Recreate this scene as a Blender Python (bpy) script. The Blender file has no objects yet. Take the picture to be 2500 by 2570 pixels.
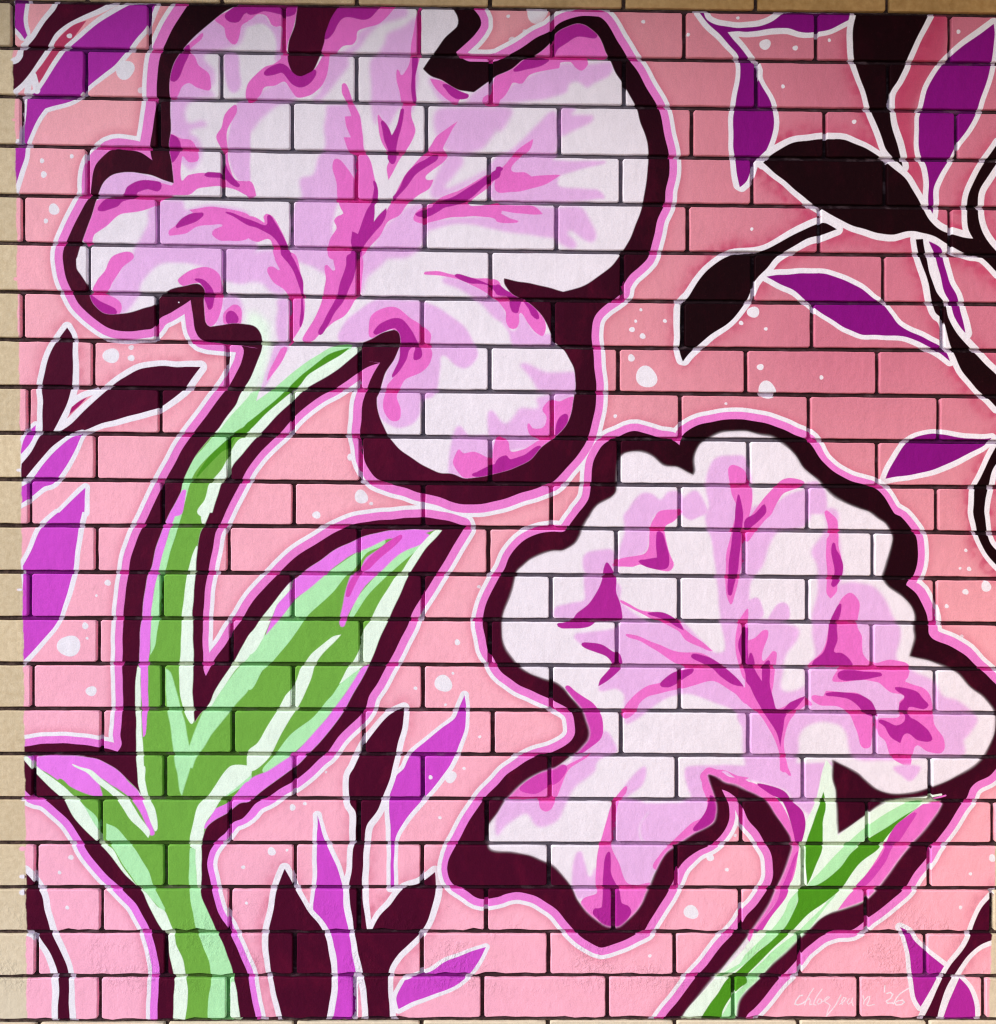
import bpy, bmesh, math, random
import numpy as np
from mathutils import Matrix, Vector
random.seed(7); RNG = np.random.default_rng(7)
SC = bpy.context.scene
# ---------------------------------------------------------------- camera, sky, sun, exposure
SRC_W, SRC_H = 2500.0, 2570.0
FOC = 2338.5
ROT_V = (-0.05825297, -0.01744175, -0.00649557)
TRA = np.array((-0.85326151, 0.91032738, 1.65452231))
PITCH_H = 0.08538322 / 0.08538322
Z0 = 2.30                                   # height of the mural's top edge above the ground
ADDED_EAVE_Y = -0.42
XR_ADDED_WALL = 1.98
def rodrigues(w):
    w = np.array(w, float); t = np.linalg.norm(w); k = w / t
    K = np.array([[0, -k[2], k[1]], [k[2], 0, -k[0]], [-k[1], k[0], 0]])
    return np.eye(3) + math.sin(t) * K + (1 - math.cos(t)) * K @ K
ROT = rodrigues(ROT_V)
cpos = -ROT.T @ TRA                         # wall frame: x right, y up, z into the wall
cam = bpy.data.cameras.new("camera"); camo = bpy.data.objects.new("camera", cam); SC.collection.objects.link(camo)
def w2b(v): return Vector((v[0], v[2], v[1]))
r, u, f = w2b(ROT[0]), w2b(ROT[1]), w2b(ROT[2])
m = Matrix((( r[0], u[0], -f[0], cpos[0]), (r[1], u[1], -f[1], cpos[2]), (r[2], u[2], -f[2], cpos[1] + Z0), (0, 0, 0, 1)))
camo.matrix_world = m
cam.sensor_fit = 'HORIZONTAL'; cam.sensor_width = 36.0; cam.lens = 36.0 * FOC / SRC_W
cam.clip_start = 0.05; cam.clip_end = 500
SC.camera = camo

SUN_EL, SUN_AZ = 30.0, 238.0                # azimuth of the sun, clockwise from +Y (the wall faces -Y)
w = bpy.data.worlds.new("World"); SC.world = w; w.use_nodes = True
nt = w.node_tree; bg = nt.nodes['Background']
sky = nt.nodes.new('ShaderNodeTexSky'); sky.sky_type = 'NISHITA'; sky.sun_disc = False
sky.sun_elevation = math.radians(SUN_EL); sky.sun_rotation = math.radians(SUN_AZ)
sky.air_density = 1.0; sky.dust_density = 1.0; sky.ozone_density = 1.0
nt.links.new(sky.outputs[0], bg.inputs[0]); bg.inputs[1].default_value = 0.112
sl = bpy.data.lights.new("sun", 'SUN'); sl.energy = 2.15; sl.angle = math.radians(28); sl.color = (1.0, 0.985, 0.975)
so = bpy.data.objects.new("sun", sl); SC.collection.objects.link(so)
az, el = math.radians(SUN_AZ), math.radians(SUN_EL)
sdir = Vector((math.sin(az) * math.cos(el), math.cos(az) * math.cos(el), math.sin(el)))
so.rotation_euler = sdir.to_track_quat('Z', 'Y').to_euler(); so.location = sdir * 10
SC.view_settings.view_transform = 'Standard'; SC.view_settings.look = 'None'
SC.cycles.pixel_filter_type = 'BLACKMAN_HARRIS'; SC.cycles.filter_width = 1.1
SC.view_settings.exposure = 0.42; SC.view_settings.gamma = 1.0

# ---------------------------------------------------------------- photo pixel -> wall plane (metres)
def px2wall(P):
    P = np.asarray(P, float).reshape(-1, 2)
    D = np.stack([(P[:, 0] - SRC_W / 2) / FOC, -(P[:, 1] - SRC_H / 2) / FOC, np.ones(len(P))], 1) @ ROT
    s = -cpos[2] / D[:, 2]
    return np.stack([cpos[0] + D[:, 0] * s, cpos[1] + D[:, 1] * s], 1)

# measured courses: height of every bed joint at the left, middle and right of the mural
YL = [1,118.5,240,364,489,609,731,851,970.3,1086.5,1202.5,1319,1435.5,1551.5,1666,1779.5,1892.5,2004,2116,2228,2340,2452,2564]
YM = [19.5,142,263,388,508,629,751,869,983,1098,1214,1324.5,1442.5,1556,1669.5,1782.5,1894.5,2006,2117.5,2228,2339.5,2449,2559]
YR = [37,159,279.5,402,522,641,763,880,995.5,1109.5,1223,1338.5,1453.5,1566,1680,1791,1901,2011.5,2120,2230.5,2341.5,2451,2559]
PERP = {-1:[215,555,895,1230,1566,1898,2228,2555],0:[31.5,375,712,1052,1386.6,1718,2049,2384],1:[215,555,894.5,1232,1567,1899,2230,2558],
2:[55,398,733,1070,1404,1737,2070.5,2401],3:[220,560,894,1228,1559,1889,2222,2550],4:[57.5,396,732,1066,1397,1726.5,2056,2384],
5:[223,562.6,899,1231,1562,1890,2218,2543],6:[56.5,394,730,1060,1389,1714,2039,2365],7:[234,570,903,1229,1552,1873,2203,2528],
8:[71,402.6,735,1062,1386,1708,2031,2356],9:[240.5,575,906,1230.6,1554,1879,2203,2525],10:[75,408.5,737,1062.7,1384,1706,2027,2351.5],
11:[241.5,573.5,901,1226,1547,1867.8,2191,2512],12:[74,406.5,734.4,1062,1383,1705,2027,2347.6],13:[247,581,906.6,1229.7,1549,1867.8,2189.5,2509],
14:[81,408.5,736,1061.4,1383.7,1705.8,2027,2347.6],15:[256,585,912.5,1237,1559,1879,2196.4,2513],16:[86,414,739,1061.4,1380,1699,2016,2335],
17:[253,577,901,1222,1541.5,1860.6,2177.3,2492.8],18:[91,415.7,740,1059.8,1378,1697,2016,2331.8],19:[255,578,901,1220.5,1540,1858,2174,2489.5],
20:[91,417,739.4,1058.8,1377,1693.6,2007,2323],21:[249.5,572,890,1211,1525,1841,2156,2470],22:[95,418,740,1058,1376,1694.5,2005,2330]}
def jy(r, x):
    """pixel height of bed joint r at pixel x (a shallow parabola through the three measured points)"""
    if r < 0: return jy(0, x) + r * 119.0
    if r > 22: return jy(22, x) + (r - 22) * 111.5
    a, b, c = YL[r], YM[r], YR[r]
    t = np.clip(x, -600, 3100) / 1245.0
    return a + (-1.5 * a + 2 * b - .5 * c) * t + (.5 * a - b + .5 * c) * t * t if -100 < x < 2600 else (a + (c - a) * t / 2)
MURAL = """
# group kind colour opts : points (tile px)
[BG]
@A
O V 32 : 100,-20! 200,-20! 190,60 180,140 188,200 212,270! 190,300! 160,255 105,200!
O K 40 : 455,-10! 425,70 345,165 270,285 215,345 180,380 172,430 140,475 90,492! 90,700! 165,635 240,540 300,450 345,385 375,335 430,255 540,165 700,85 860,10! 860,-20! 455,-20!
F R 0 : 655,160! 560,290 500,370 400,510 290,640! 265,575 330,480 400,380 425,315 540,200
O V 34 : 1015,22! 1195,22! 1160,110 1115,205 1040,290 980,370 930,430 870,505 790,570 680,655 590,745 470,790 340,830! 290,900 245,1000 205,1100 195,1200 150,1310 110,1450! 112,1100! 183,1090! 188,950 210,740! 300,700! 360,610 430,500 500,390 560,330 690,225 850,115
S W 26 : 255,580 282,690
S W 24 : 222,620 210,720
D W : 530,273,20 955,533,72 1075,688,24 322,1228,18 335,1333,24 549,1194,16 412,1598,42 350,1687,18
[FA]
F L 5 : 1900,150 1640,130 1450,300 1300,500 1290,1200 1400,1250 1460,1300 1540,1200 1520,1060 1450,1000 1580,960 1540,920 1430,930 1440,780 1640,740 1600,680 1640,640 1640,540 1560,430 1700,380 1830,330 1870,220
F L 3 : 1710,410 1810,410 1830,560 1840,660 1800,710 1750,690 1720,600
F L 2 : 1810,790 1910,780 1910,1380 1820,1380 1760,1250 1740,1050
F P 0 : 1550,250 1500,290 1440,340 1350,470 1290,600 1295,740 1350,740 1385,660 1440,630 1500,670 1600,690 1605,620 1590,560 1520,500 1490,430 1450,380 1540,300
F P 0 : 1640,140 1720,90 1910,20 1910,150 1850,190 1830,260 1790,335 1730,290 1715,210 1680,180
F M 0 : 1440,340 1445,420 1410,500 1370,590 1330,625 1290,600 1310,520 1350,440 1400,370
F M 0 : 1830,20 1720,100 1715,130 1750,165 1820,165 1860,110 1910,80 1910,20
F P 0 : 1290,1030 1380,1060 1470,1080 1515,1180 1510,1230 1440,1240 1390,1200 1390,1380 1440,1340 1560,1320 1700,1330 1720,1200 1680,1120 1650,1040 1690,970 1720,870 1800,800 1810,860 1740,980 1730,1080 1750,1250 1800,1370 1910,1400 1910,1500 1780,1440 1650,1420 1520,1440 1450,1490 1300,1500 1180,1570 1080,1610 920,1640 820,1720 720,1790 700,1870 660,1870 620,1790 690,1660 710,1560 760,1520 950,1490 1100,1450 1200,1440 1210,1390 1310,1420 1325,1400 1300,1230
F M 0 : 1290,1030 1350,1040 1380,1090 1375,1160 1330,1230 1295,1240 1280,1120
F M 0 : 940,1490 970,1430 1050,1385 1150,1375 1225,1390 1230,1440 1200,1460 1130,1445 1050,1475 1040,1510 940,1540 900,1580 800,1610 755,1605 750,1580 790,1530 850,1500
F M 0 : 1560,1340 1590,1315 1680,1320 1700,1330 1715,1250 1740,1300 1770,1350 1830,1410 1815,1430 1760,1410 1700,1365 1600,1355
F L 2 : 740,1480 830,1345 1000,1300 1250,1380 1325,1400 1180,1570 1000,1500 760,1540
F L 4 : 1030,1970 1080,1800 1130,1700 1140,1600 1250,1530 1400,1530 1420,1600 1560,1570 1750,1580 1910,1640 1910,1970
F P 0 : 1440,1600 1600,1580 1750,1600 1910,1650 1910,1810 1750,1840 1680,1840 1620,1790 1640,1750 1700,1720 1600,1720 1500,1730 1420,1780 1300,1800 1290,1760 1330,1730 1400,1660 1470,1620
F M 0 : 1340,1720 1380,1670 1460,1630 1545,1625 1550,1650 1500,1690 1420,1720 1350,1740
F M 0 : 1720,1620 1760,1620 1902,1670 B 130,1720 150,1640 200,1700 260,1800 300,1900 320,1957 250,1957 230,1880 170,1800 60,1740 A 1902,1720 1800,1660
@B
F P 0 : -10,20 380,20! 370,45! 345,200 300,320 290,380 240,390 255,200 210,200 170,180 130,120 60,110 -10,150
F M 0 : -10,20! 380,20! 365,60! 350,110 290,130 240,110 170,95 110,85 60,100 -10,100
F L 3 : 130,120 170,190 250,200 250,400 230,500 200,450 210,350 180,250 100,180 -10,200 -10,140 60,110
F P 0 : -10,650 60,560 120,510 180,490 240,440 240,400 300,400 330,540 400,560 500,530 560,420 550,380 610,400 600,540 560,650 490,720 440,740 370,740 310,670 270,620 200,650 120,670 80,740 -10,780
F M 0 : 115,570 150,520 240,485 290,500 330,540 400,560 450,540 510,530 515,570 480,620 430,655 380,665 330,640 280,580 250,555 190,575
F M 0 : 690,40! 1010,40! 930,130 870,150 780,130 720,140 680,190 650,250 610,295 570,295 580,200 620,110
F P 0 : 1130,40! 1050,130 980,190 880,215 825,240 820,300 790,340 720,350 660,400 535,400! 550,300 620,200 720,60
F L 5 : 1200,60 1100,60 900,200 825,260 820,330 700,400 600,430 540,700 480,760 550,760 650,650 760,500 760,440 850,360 910,270 1000,190 1200,130
F L 5 : 1060,260 1180,200 1280,140 1270,450 1230,460 1000,430 1040,330
F L 4 : 950,440 1260,440 1260,800 1240,860 1150,830 1050,980 990,880 970,960 940,850 930,650
F P 0 : 1285,110 1310,50 1320,200 1300,440 1275,560 1270,780 1240,830 1240,900 1270,990 1250,1060 1210,1140 1150,1230 1110,1300 1065,1375! 1055,1280 1080,1200 1020,1100 990,1000 980,900 990,870 1030,940 1090,1030 1150,900 1170,820 1155,720 1130,620 1130,530 1160,575 1180,570 1220,490 1240,340
F M 0 : 1250,430 1290,430 1290,500 1265,600 1280,760 1270,780 1250,770 1235,650 1245,540
F M 0 : 1005,940 1020,920 1060,970 1090,1035! 1130,940 1160,830 1185,830 1175,900 1140,1060 1125,1150 1130,1200 1115,1245 1090,1250 1060,1210 1065,1150 1030,1060
F L 4 : 600,800 720,800 790,770 840,900 870,1100 880,1180 820,1180 830,1350 700,1500 640,1700 620,1970 340,1970 345,1560 400,1500 390,1370 490,1330 530,1200 580,1120 570,980 590,860
F P 0 : 725,630 770,700 805,800 850,900 865,1030 880,1140 930,1230 960,1350 980,1500 950,1560 900,1700 830,1850 790,1970 615,1970 620,1830 670,1740 650,1680 680,1645 720,1630 690,1570 670,1500 670,1400 640,1290 655,1215 700,1220 750,1280 810,1370! 815,1180! 760,1150 720,1050! 775,1050! 740,960 730,890! 780,890! 760,820 740,760 710,700
F P 0 : 1330,1180 1380,1120 1430,1040 1510,980 1600,925! 1540,1010 1480,1130 1520,1180 1480,1240 1400,1300 1350,1360 1415,1370! 1380,1440 1300,1490 1200,1570 1150,1640 1060,1690 1000,1800 930,1880 860,1970 780,1970 900,1700 960,1720 1050,1600 1110,1500 1190,1340 1260,1260
F M 0 : 1450,1190 1430,1230 1350,1280 1270,1340 1210,1420 1140,1490 1100,1535! 1095,1500! 1150,1430 1190,1340 1260,1270 1350,1220 1410,1180
F M 0 : 950,1380 975,1390 990,1450 980,1540 960,1560 960,1620 950,1690! 990,1640 1050,1585! 1045,1640 1010,1710 960,1770 900,1850 870,1900 850,1970 780,1970 790,1900 780,1850 785,1770! 830,1790! 860,1700 900,1600 930,1550 945,1500 960,1430
F M 0 : 1910,1290 1830,1330 1700,1420 1560,1500 1420,1540 1400,1580 1330,1600 1270,1637! 1290,1655 1370,1655 1440,1620 1500,1580 1600,1560 1700,1510 1800,1420 1910,1350
F P 0 : 1590,1460! 1480,1500 1400,1550 1290,1600 1260,1640 1260,1680 1330,1710 1420,1690 1550,1660 1700,1650 1830,1660 1910,1670 1910,1560 1760,1570 1680,1560 1720,1510 1840,1420 1910,1300
F L 4 : 1360,1760 1500,1720 1650,1710 1910,1750 1910,1650 1300,1680
F L 5 : 1450,830 1910,830 1910,960 1850,1060 1760,1150 1560,1170 1440,1060
F L 5 : 1520,1180 1640,1220 1560,1350 1500,1440 1650,1380 1800,1300 1830,1320 1560,1480 1420,1520 1380,1440
F L 5 : 930,1900 1060,1700 1350,1560 1330,1850 1200,1970 900,1970
F L 5 : -10,700 110,680 270,620 370,740 220,800 100,900 -10,1000
F P 0 : -10,1380 60,1490! -10,1500
F P 0 : 120,1700 110,1660 135,1630 180,1650 230,1720 280,1830 310,1970 200,1970 160,1830 60,1850 -10,1810 -10,1660
F L 5 : 1380,590 1480,640 1560,770 1640,790 1700,720 1850,600 1910,560 1910,780 1500,790 1400,680
F P 0 : 1380,600! 1480,620 1600,690 1600,780 1520,760 1440,690
F M 0 : 1480,645 1530,650 1610,690 1680,720 1670,750 1600,755 1540,730 1500,680
F P 0 : 1790,740 1850,700 1910,560 1910,790 1790,790
[FA]
@C
F P 0 : 380,340 440,250 600,160 700,180 800,280 850,430 690,440 690,490 640,540 590,510 560,470 480,480 470,520 360,540 240,575 180,635 110,630 -10,760 -10,560 200,430
F M 0 : 430,255 500,190 600,160 700,180 760,270 740,295 680,285 600,280 530,320 460,370 430,420
F M 0 : 120,540 160,490 250,430 390,450 340,500 230,530
F L 4 : -10,760 110,640 240,580 500,480 700,490 870,480 850,580 720,640 680,670 600,620 540,640 520,700 360,760 -10,790
F L 5 : -10,830 110,830 90,900 -10,1000
F L 4 : 445,860 300,950 200,1050 80,1160 -10,1190 -10,1320 300,1320 445,1170
F L 4 : 480,830 600,830 560,880 730,880 720,930 560,1010 480,1030
F L 3 : -10,1200 400,1220 820,1230 820,1250 640,1290 480,1340 470,1420 760,1450 810,1520 -10,1540
F L 4 : -10,1580 460,1580 620,1580 700,1680 750,1790 730,1850 650,1830 560,1760 530,1780 600,1890 480,1860 440,1820 200,1790 -10,1740
F P 0 : 270,1055! 240,1140 170,1200 100,1300 200,1310 255,1345! 370,1335 480,1340! 380,1400 250,1440 120,1465 -10,1460 -10,1330 60,1250 140,1150
F M 0 : -10,1275 40,1280 20,1310 -10,1340
F P 0 : -10,1560 270,1575 345,1635! 240,1640 -10,1600
F P 0 : -10,1620 100,1670 160,1695 120,1705 -10,1690
[BG]
D W : 78,123,14 300,88,85 202,236,14 108,303,25 1110,165,15 990,285,14 1453,265,14 1832,137,13
O V 40 : 1535,90! 1600,170 1690,260 1770,350 1830,430 1850,520 1840,650 1815,800 1797,900 1795,1100 1812,1220 1845,1430! 1902,1380 D 35,1300 60,1230 120,1190 175,1080 200,980 205,890 190,800 150,710 85,600 85,520! C 1900,430 1830,340 1755,250! 1830,240 1902,245 D 150,222 300,215 400,245 520,245 640,220 790,150! 790,90! 280,90! 200,160 100,195 -10,212 C 1800,212 1690,195 1600,150 1570,90!
@D
F R 8 .75 : 1430,120 1330,280 1250,450 1200,560 1120,820 1130,900 1200,1200 1340,1420 1330,1250 1280,1100 1270,850 1400,600 1500,440 1540,120
O V 40 : 1885,180! 1720,300 1580,410 1470,520 1380,680 1335,830 1312,900 1312,1050 1325,1180 1370,1270 1385,1400 1385,1550 1420,1650! 1425,1550 1425,1430 1470,1330 1540,1230 1600,1110 1680,1000 1740,880 1790,740 1850,570 1870,440 1890,280
O K 46 g : 835,90! 815,200 808,330 815,450 840,540 890,660 932,790 960,880 1010,1000 1050,1120 1110,1200 1190,1275! 1160,1150 1120,1030 1092,880 1098,710 1150,620 1200,520 1225,440 1290,310 1395,90!
D W : 138,340,42 368,367,20 628,308,13 275,660,15 818,930,17 1615,242,16 36,1750,13
[FA]
@E
F P 0 : 870,-10 1020,-10 930,90 860,200 830,260 720,290 740,190 800,110
F L 4 : 1010,-10 1910,-10 1910,190 1740,200 1690,180 1520,70 1300,50 1180,90 1080,200 1060,300 960,430 860,440 830,270 900,130
F P 0 : 1360,195 1370,170 1450,110 1560,80 1630,95 1690,160 1700,300 1690,400 1650,500 1600,540 1530,520 1540,215 1480,210 1400,230
F M 0 : 1485,175 1560,180 1620,240 1640,310 1625,390 1595,405 1580,360 1555,300 1560,250 1530,205
F L 4 : 1700,310 1820,310 1840,500 1650,530 1690,420
F P 0 : 1700,470 1710,420 1780,370 1830,390 1845,450 1830,530 1720,520
D M : 1770,472,52
F P 0 : 690,285 860,310 930,370 900,450 700,420
F M 0 : 685,295 720,310 770,340 880,400 885,445 800,450 680,400
@F
F L 5 : -10,-10 300,-10 280,280 180,280 100,210 -10,180
F L 5 : 840,-10 1050,-10 900,160 860,290
F L 5 : 400,-10 740,-10 600,140 550,120 480,80
F P 0 : 200,-10 350,-10 400,150 415,230 420,480 340,640 305,690! 305,330 270,260 190,200 145,120 150,85 190,80 240,105
F M 0 : 255,-10 320,-10 380,110 410,190 415,300 420,460 390,540 400,400 400,300 375,220 340,120 300,60
F P 0 : 660,-10 660,100 640,110 600,70 580,80 580,120 590,180 575,260 545,370 500,480 430,590 415,650 490,650 540,600 640,510 720,460 770,400 810,330 850,290 860,-10
F M 0 : 750,-10 740,60 700,190 680,290 640,370 570,500 530,600 600,530 660,430 720,350 770,240 800,160 820,-10
F L 4 : 215,330 300,330 300,650 230,650 205,500 220,400
F L 3 : 680,610 700,560 760,470 900,370 1000,330 1300,340 1450,400 1640,530 1720,660 1750,750 1700,830 1640,855 1560,820 1480,760 1460,850 1440,1000 1400,1080 1320,1100 1310,1200 1250,1280 1150,1310 1080,1290 1000,1230 970,1100 1000,1000 1100,750 1130,700 1100,560 900,650 700,660
F P 0 : 920,610 915,560 940,450 1040,390 1140,400 1240,480 1330,530 1390,590 1380,680 1400,740 1370,830 1310,890 1200,940 1160,1010 1130,1080 1160,1170 1145,1250 1080,1255 1030,1180 1025,1110 1050,1030 1060,980 1100,930 1170,790 1170,720 1150,680 1100,560 950,620
F M 0 : 950,580 1000,520 1100,475 1180,490 1250,580 1280,640 1310,700 1315,770 1260,795 1255,740 1265,690 1220,720 1200,790 1150,880 1100,930 1095,910 1140,800 1150,720 1140,600 1110,550 970,600
F P 0 : 1340,140 1350,120 1450,115 1580,140 1740,170 1910,190 1910,320 1840,300 1700,220 1550,160 1400,145
F M 0 : 1575,145 1650,150 1820,205 1910,230 1910,290 1830,220 1700,210 1620,185
F L 4 : 1480,170 1700,210 1910,330 1910,480 1780,370 1640,270
F L 3 : 1830,1180 1910,1250 1910,1400 1830,1370
F L 3 : 1590,1300 1690,1380 1830,1380 1910,1570 1700,1710 1540,1680 1540,1470
F P 0 : 1555,1570 1590,1490 1610,1475 1640,1505 1720,1495 1820,1540 1910,1560 1910,1670 1700,1695 1640,1690 1580,1630
F M 0 : 1700,1670 1740,1645 1910,1580 1910,1690 1780,1690
F Y 8 : -10,440 140,500 155,700 110,900 60,1010 -10,1020
F L 2 : 190,690 300,690 250,770 150,960 90,1010
F P 0 : 240,710 290,700 240,820 160,930 135,955! 160,860
F H 0 : 640,690 790,690 600,800 330,1000 -10,1290 -10,1080 80,1000 110,890! 60,1110! 210,990 350,870 520,760
F Y 0 + : 850,690 760,710 600,810 460,900 380,1000 250,1100 120,1210 -10,1340 -10,1470 100,1360 350,1110 420,1040 600,930 700,870 840,745
F D 0 + : 765,700! 600,750 450,870 310,1000 190,1110 -10,1270 -10,1335 120,1210 250,1100 380,1000 460,900 600,810 700,750
[BG]
@E
O K 46 g : 513,545! 460,615 405,700 355,830 325,950 318,1020 328,1120 325,1330 290,1400 240,1490 165,1590! 165,1700! 200,1690 310,1550 400,1450 520,1370 640,1335 800,1270 1000,1220 1200,1165 1300,1100 1400,1020 1460,940 1535,848! 1380,845 1220,838 1060,870 920,940 830,1010 740,1090 640,1190 550,1280 460,1335 410,1335! 460,1240 510,1140 535,1040 553,950 558,800 560,680 550,610
F Q 0 + : 532,1205! 560,1140 670,1075! 600,1150
S W 24 : 545,1125 620,1070 740,1025
O U 30 - : 155,1490! 180,1410 215,1345 275,1290! 265,1365 230,1430 158,1510!
O U 34 - : 632,1360! 540,1395 430,1480 340,1580 265,1680 200,1740 155,1765! 155,1895! 240,1840 330,1760 400,1735 450,1680 520,1590 570,1500 610,1410
D W : 850,760,60 1003,778,25 1003,697,20
D W : 1365,352,6
@F
D W : 857,1838,52 933,1890,14 775,1535,26
[FA]
@E
F N 0 : 1390,1790 1420,1790 1385,1970 1290,1970
F H 0 : 1910,940 1870,1010 1740,1240 1620,1380 1470,1560 1390,1740 1370,1970 I 1385,-10 E 1420,1850 1450,1740 1500,1640 1580,1540 1700,1430 1820,1330 1910,1270
F Y 0 : 1910,940 1830,1040 1800,1140 1630,1350 1660,1345 1760,1220 1910,1060
F Y 0 + : 1910,1400 1830,1400 1770,1480 1700,1620 1640,1690 1590,1750 1560,1860 1510,1970 1640,1970 1720,1740 1910,1460
F D 0 + : 1910,1260 1850,1320 1800,1345 1740,1400 1600,1530 1500,1670 1500,1690 1690,1500 1760,1460 1800,1390 1910,1330
@I
F N 0 : 1280,-10 1340,-10 1300,130 1250,300 1210,440 1175,600 1155,800 1145,1000 1135,1150 1130,1450 1115,1690 1095,1710 1080,1490 1075,1200 1055,1150 1040,700 1150,350
F H 0 : 1340,-10 1390,-10 1345,160 1290,350 1255,470 1225,600 1220,800 1200,920 1180,1020 1145,1090! 1155,800 1175,600 1210,440 1250,300 1300,130
F Y 0 + : 1020,1170 1045,1175 1075,1190 1072,1400 1090,1710 1095,1970 1030,1970
F Y 0 : 1510,255 1530,400 1530,600 1500,750 1500,850 1500,1150 1500,1450 1480,1590 1460,1615 1430,1570 1400,1500 1380,1400 1370,1200 1380,1000 1390,830 1400,700 1425,480 1450,400 1480,300
F Y 0 : 1540,-10 1620,-10 1590,60 1545,95
F H 1 : 1262,1190! 1300,1220 1340,1330 1380,1480 1410,1600 1445,1790! 1480,1690 1540,1540 1600,1460 1700,1340 1820,1190 1910,1120 1910,1340 1800,1470 1700,1590 1610,1700 1560,1790 1500,1880 1470,1957 M 1455,0 1430,80 1385,215! 1370,180 1355,50 1345,0 I 1330,1850 1310,1700 1280,1500 1270,1350
F Y 0 : 1700,1180 1600,1360 1570,1480 1620,1480 1700,1350 1800,1200 1910,1080 1910,900 1800,1050
@M
F N 1 : I 180,1850 660,1850 M 900,-60 960,80 1090,220 1120,320 1160,430 1180,500 1165,520 1140,515 1120,440 1060,320 980,220 850,130 760,90 780,215 700,215 560,160 440,90 330,20 200,-30
F Y 0 + : 550,-20 620,-5 700,20 850,140 960,220 1000,260 1060,360 1140,480 1130,535! 1060,460 980,380 910,260 860,210 720,90 650,30
F Y 0 + : 1030,-10 1105,-10 1110,100 1140,220 1180,310 1200,400 1200,470 1180,490 1150,420 1090,250 1050,150
F Y 0 + : I 180,1865 M 280,-10 340,40 450,110 540,190 620,260 740,460 790,570 860,620 940,750 1050,900 1110,950 1200,1060 1260,1100 1330,1250 1350,1350 1400,1480 1420,1600 1440,1720 1400,1970 1290,1970 1250,1300 900,830 450,250 200,60
F G 0 + : 440,95 560,160 700,215 800,240 800,560 740,380 640,280 540,190
F H 0 + : 600,245 745,340 800,410 890,460 970,550 1060,670 1140,800 1180,910 1260,1070! 1250,1100 1100,940 1040,880 940,740 860,610 740,450 680,370
F Y 0 : 1760,-10 1640,140 1590,210 1520,280 1480,400 1450,530 1450,600 1490,620 1510,910 1560,930 1560,450 1640,330 1700,240 1910,60 1910,-10
F H 0 : 1910,40 1740,190 1690,245 1910,110
F N 0 : 1560,470 1610,380 1640,320 1740,265 1800,200 1910,110 1910,320 1740,370
F H 0 : 1450,610 1490,620 1510,910 1560,900 1680,1260 1780,1500 1810,1640 1860,1970 1610,1970 1610,1640 1600,1500 1550,1350 1500,1230 1470,1100 1450,950 1445,750
F Y 0 : 1765,1640 1800,1640 1850,1910 1755,1910
[BG]
@I
O U 38 - : E 652,1772! 640,1957 I 625,0 600,150 560,420 530,550 470,760 420,860 340,960 250,1060 170,1145! 175,410! 250,270 310,130 370,60 440,0 E 450,1957 540,1870
D W : 822,538,24 736,636,10 652,866,25 528,1020,85 666,961,11 697,1365,40
@M
O K 50 : 190,800! 270,880 320,970 340,1080 380,1220 420,1320 480,1440 520,1580 525,1700 535,1970! 440,1970! 450,1700 440,1590 400,1450 340,1350 280,1270 190,1235!
D W : 543,684,20 455,800,14 515,1067,15 1858,760,15 1883,1033,12
[FA]
@J
F H 0 : 1040,210 900,310 850,370 800,440 740,490 650,600 450,790 370,900 300,1000 170,1150 100,1210 -10,1350 -10,1080 130,930 250,790 350,670 560,500 640,430 770,340 880,270
F N 1 : 1430,130! 1100,115 860,170 520,340 350,460 270,560 190,760 130,940! 230,820 350,670 450,590 640,430 760,340 860,290 1060,205 1200,200
F N 1 + : 1200,150 1060,230 900,340 850,440 780,480 740,600 710,720 690,830 700,875 730,870 760,780 830,650 900,550 1020,440 1150,320 1300,250 1380,170
F Z 0 + : 1170,180 1150,175 1050,230 930,330 870,400 800,480 760,550 740,640 770,640 810,560 860,460 920,430 1000,350 1100,270 1160,210
F H 0 + : 1330,230 1200,280 1060,390 940,520 830,650 760,790 790,800 900,650 1040,500 1150,400 1250,310
F Y 0 + : 1480,125! 1410,145 1320,240 1240,340 1170,450 1110,500 1020,640 950,780 930,830 880,900 840,1050 790,1150 750,1190 690,1310! 840,1200 880,1170 950,1150 1100,850 1350,350
F H 0 + : 850,1200 700,1310 640,1390 590,1440 550,1490 470,1580 330,1690 200,1850 100,1970 200,1970 330,1850 450,1740 600,1560 740,1380
F N 1 + : 920,1170 860,1190 740,1380 650,1490 570,1600 450,1740 330,1850 150,1970 N -10,110 -10,270 300,80 420,-10 J 600,1800 800,1450
F Y 0 + : 705,932! 640,945 560,1010 480,1080 430,1150 390,1200 340,1330 280,1400 220,1510 130,1650 60,1760 -10,1830 -10,1970 60,1960 160,1860 240,1700 310,1590 370,1500 420,1400 470,1280 500,1180 550,1100 600,1040 660,980
F Y 0 + : 50,860 200,660 330,520 310,590 220,700 190,770 130,920 100,980 -10,1080 -10,920
[BG]
O U 34 - : N 520,360! 522,450 520,600 515,850 495,1080 580,1230 640,1350 670,1450 675,1600 660,1770 620,1940! 800,1940! 800,1600 820,1570 790,1400 770,1270 730,1100 720,950 700,850 640,680 580,550
O U 34 - : J 1648,1395! 1600,1490 1570,1570 1470,1650 1350,1750 1240,1850 1180,1957 N 1120,60 1075,220 1078,400 1080,570 1085,700 1080,920! 1110,910! 1110,600 1130,500 1200,390 1300,280 1400,160 1520,0 J 1560,1880 1600,1800 1650,1650 1655,1500
O U 34 - : N 1810,1370! 1650,1420 1500,1480 1380,1560 1190,1620! 1130,1750 1140,1840! 1250,1790 1450,1720 1600,1650 1690,1570 1750,1480
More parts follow.
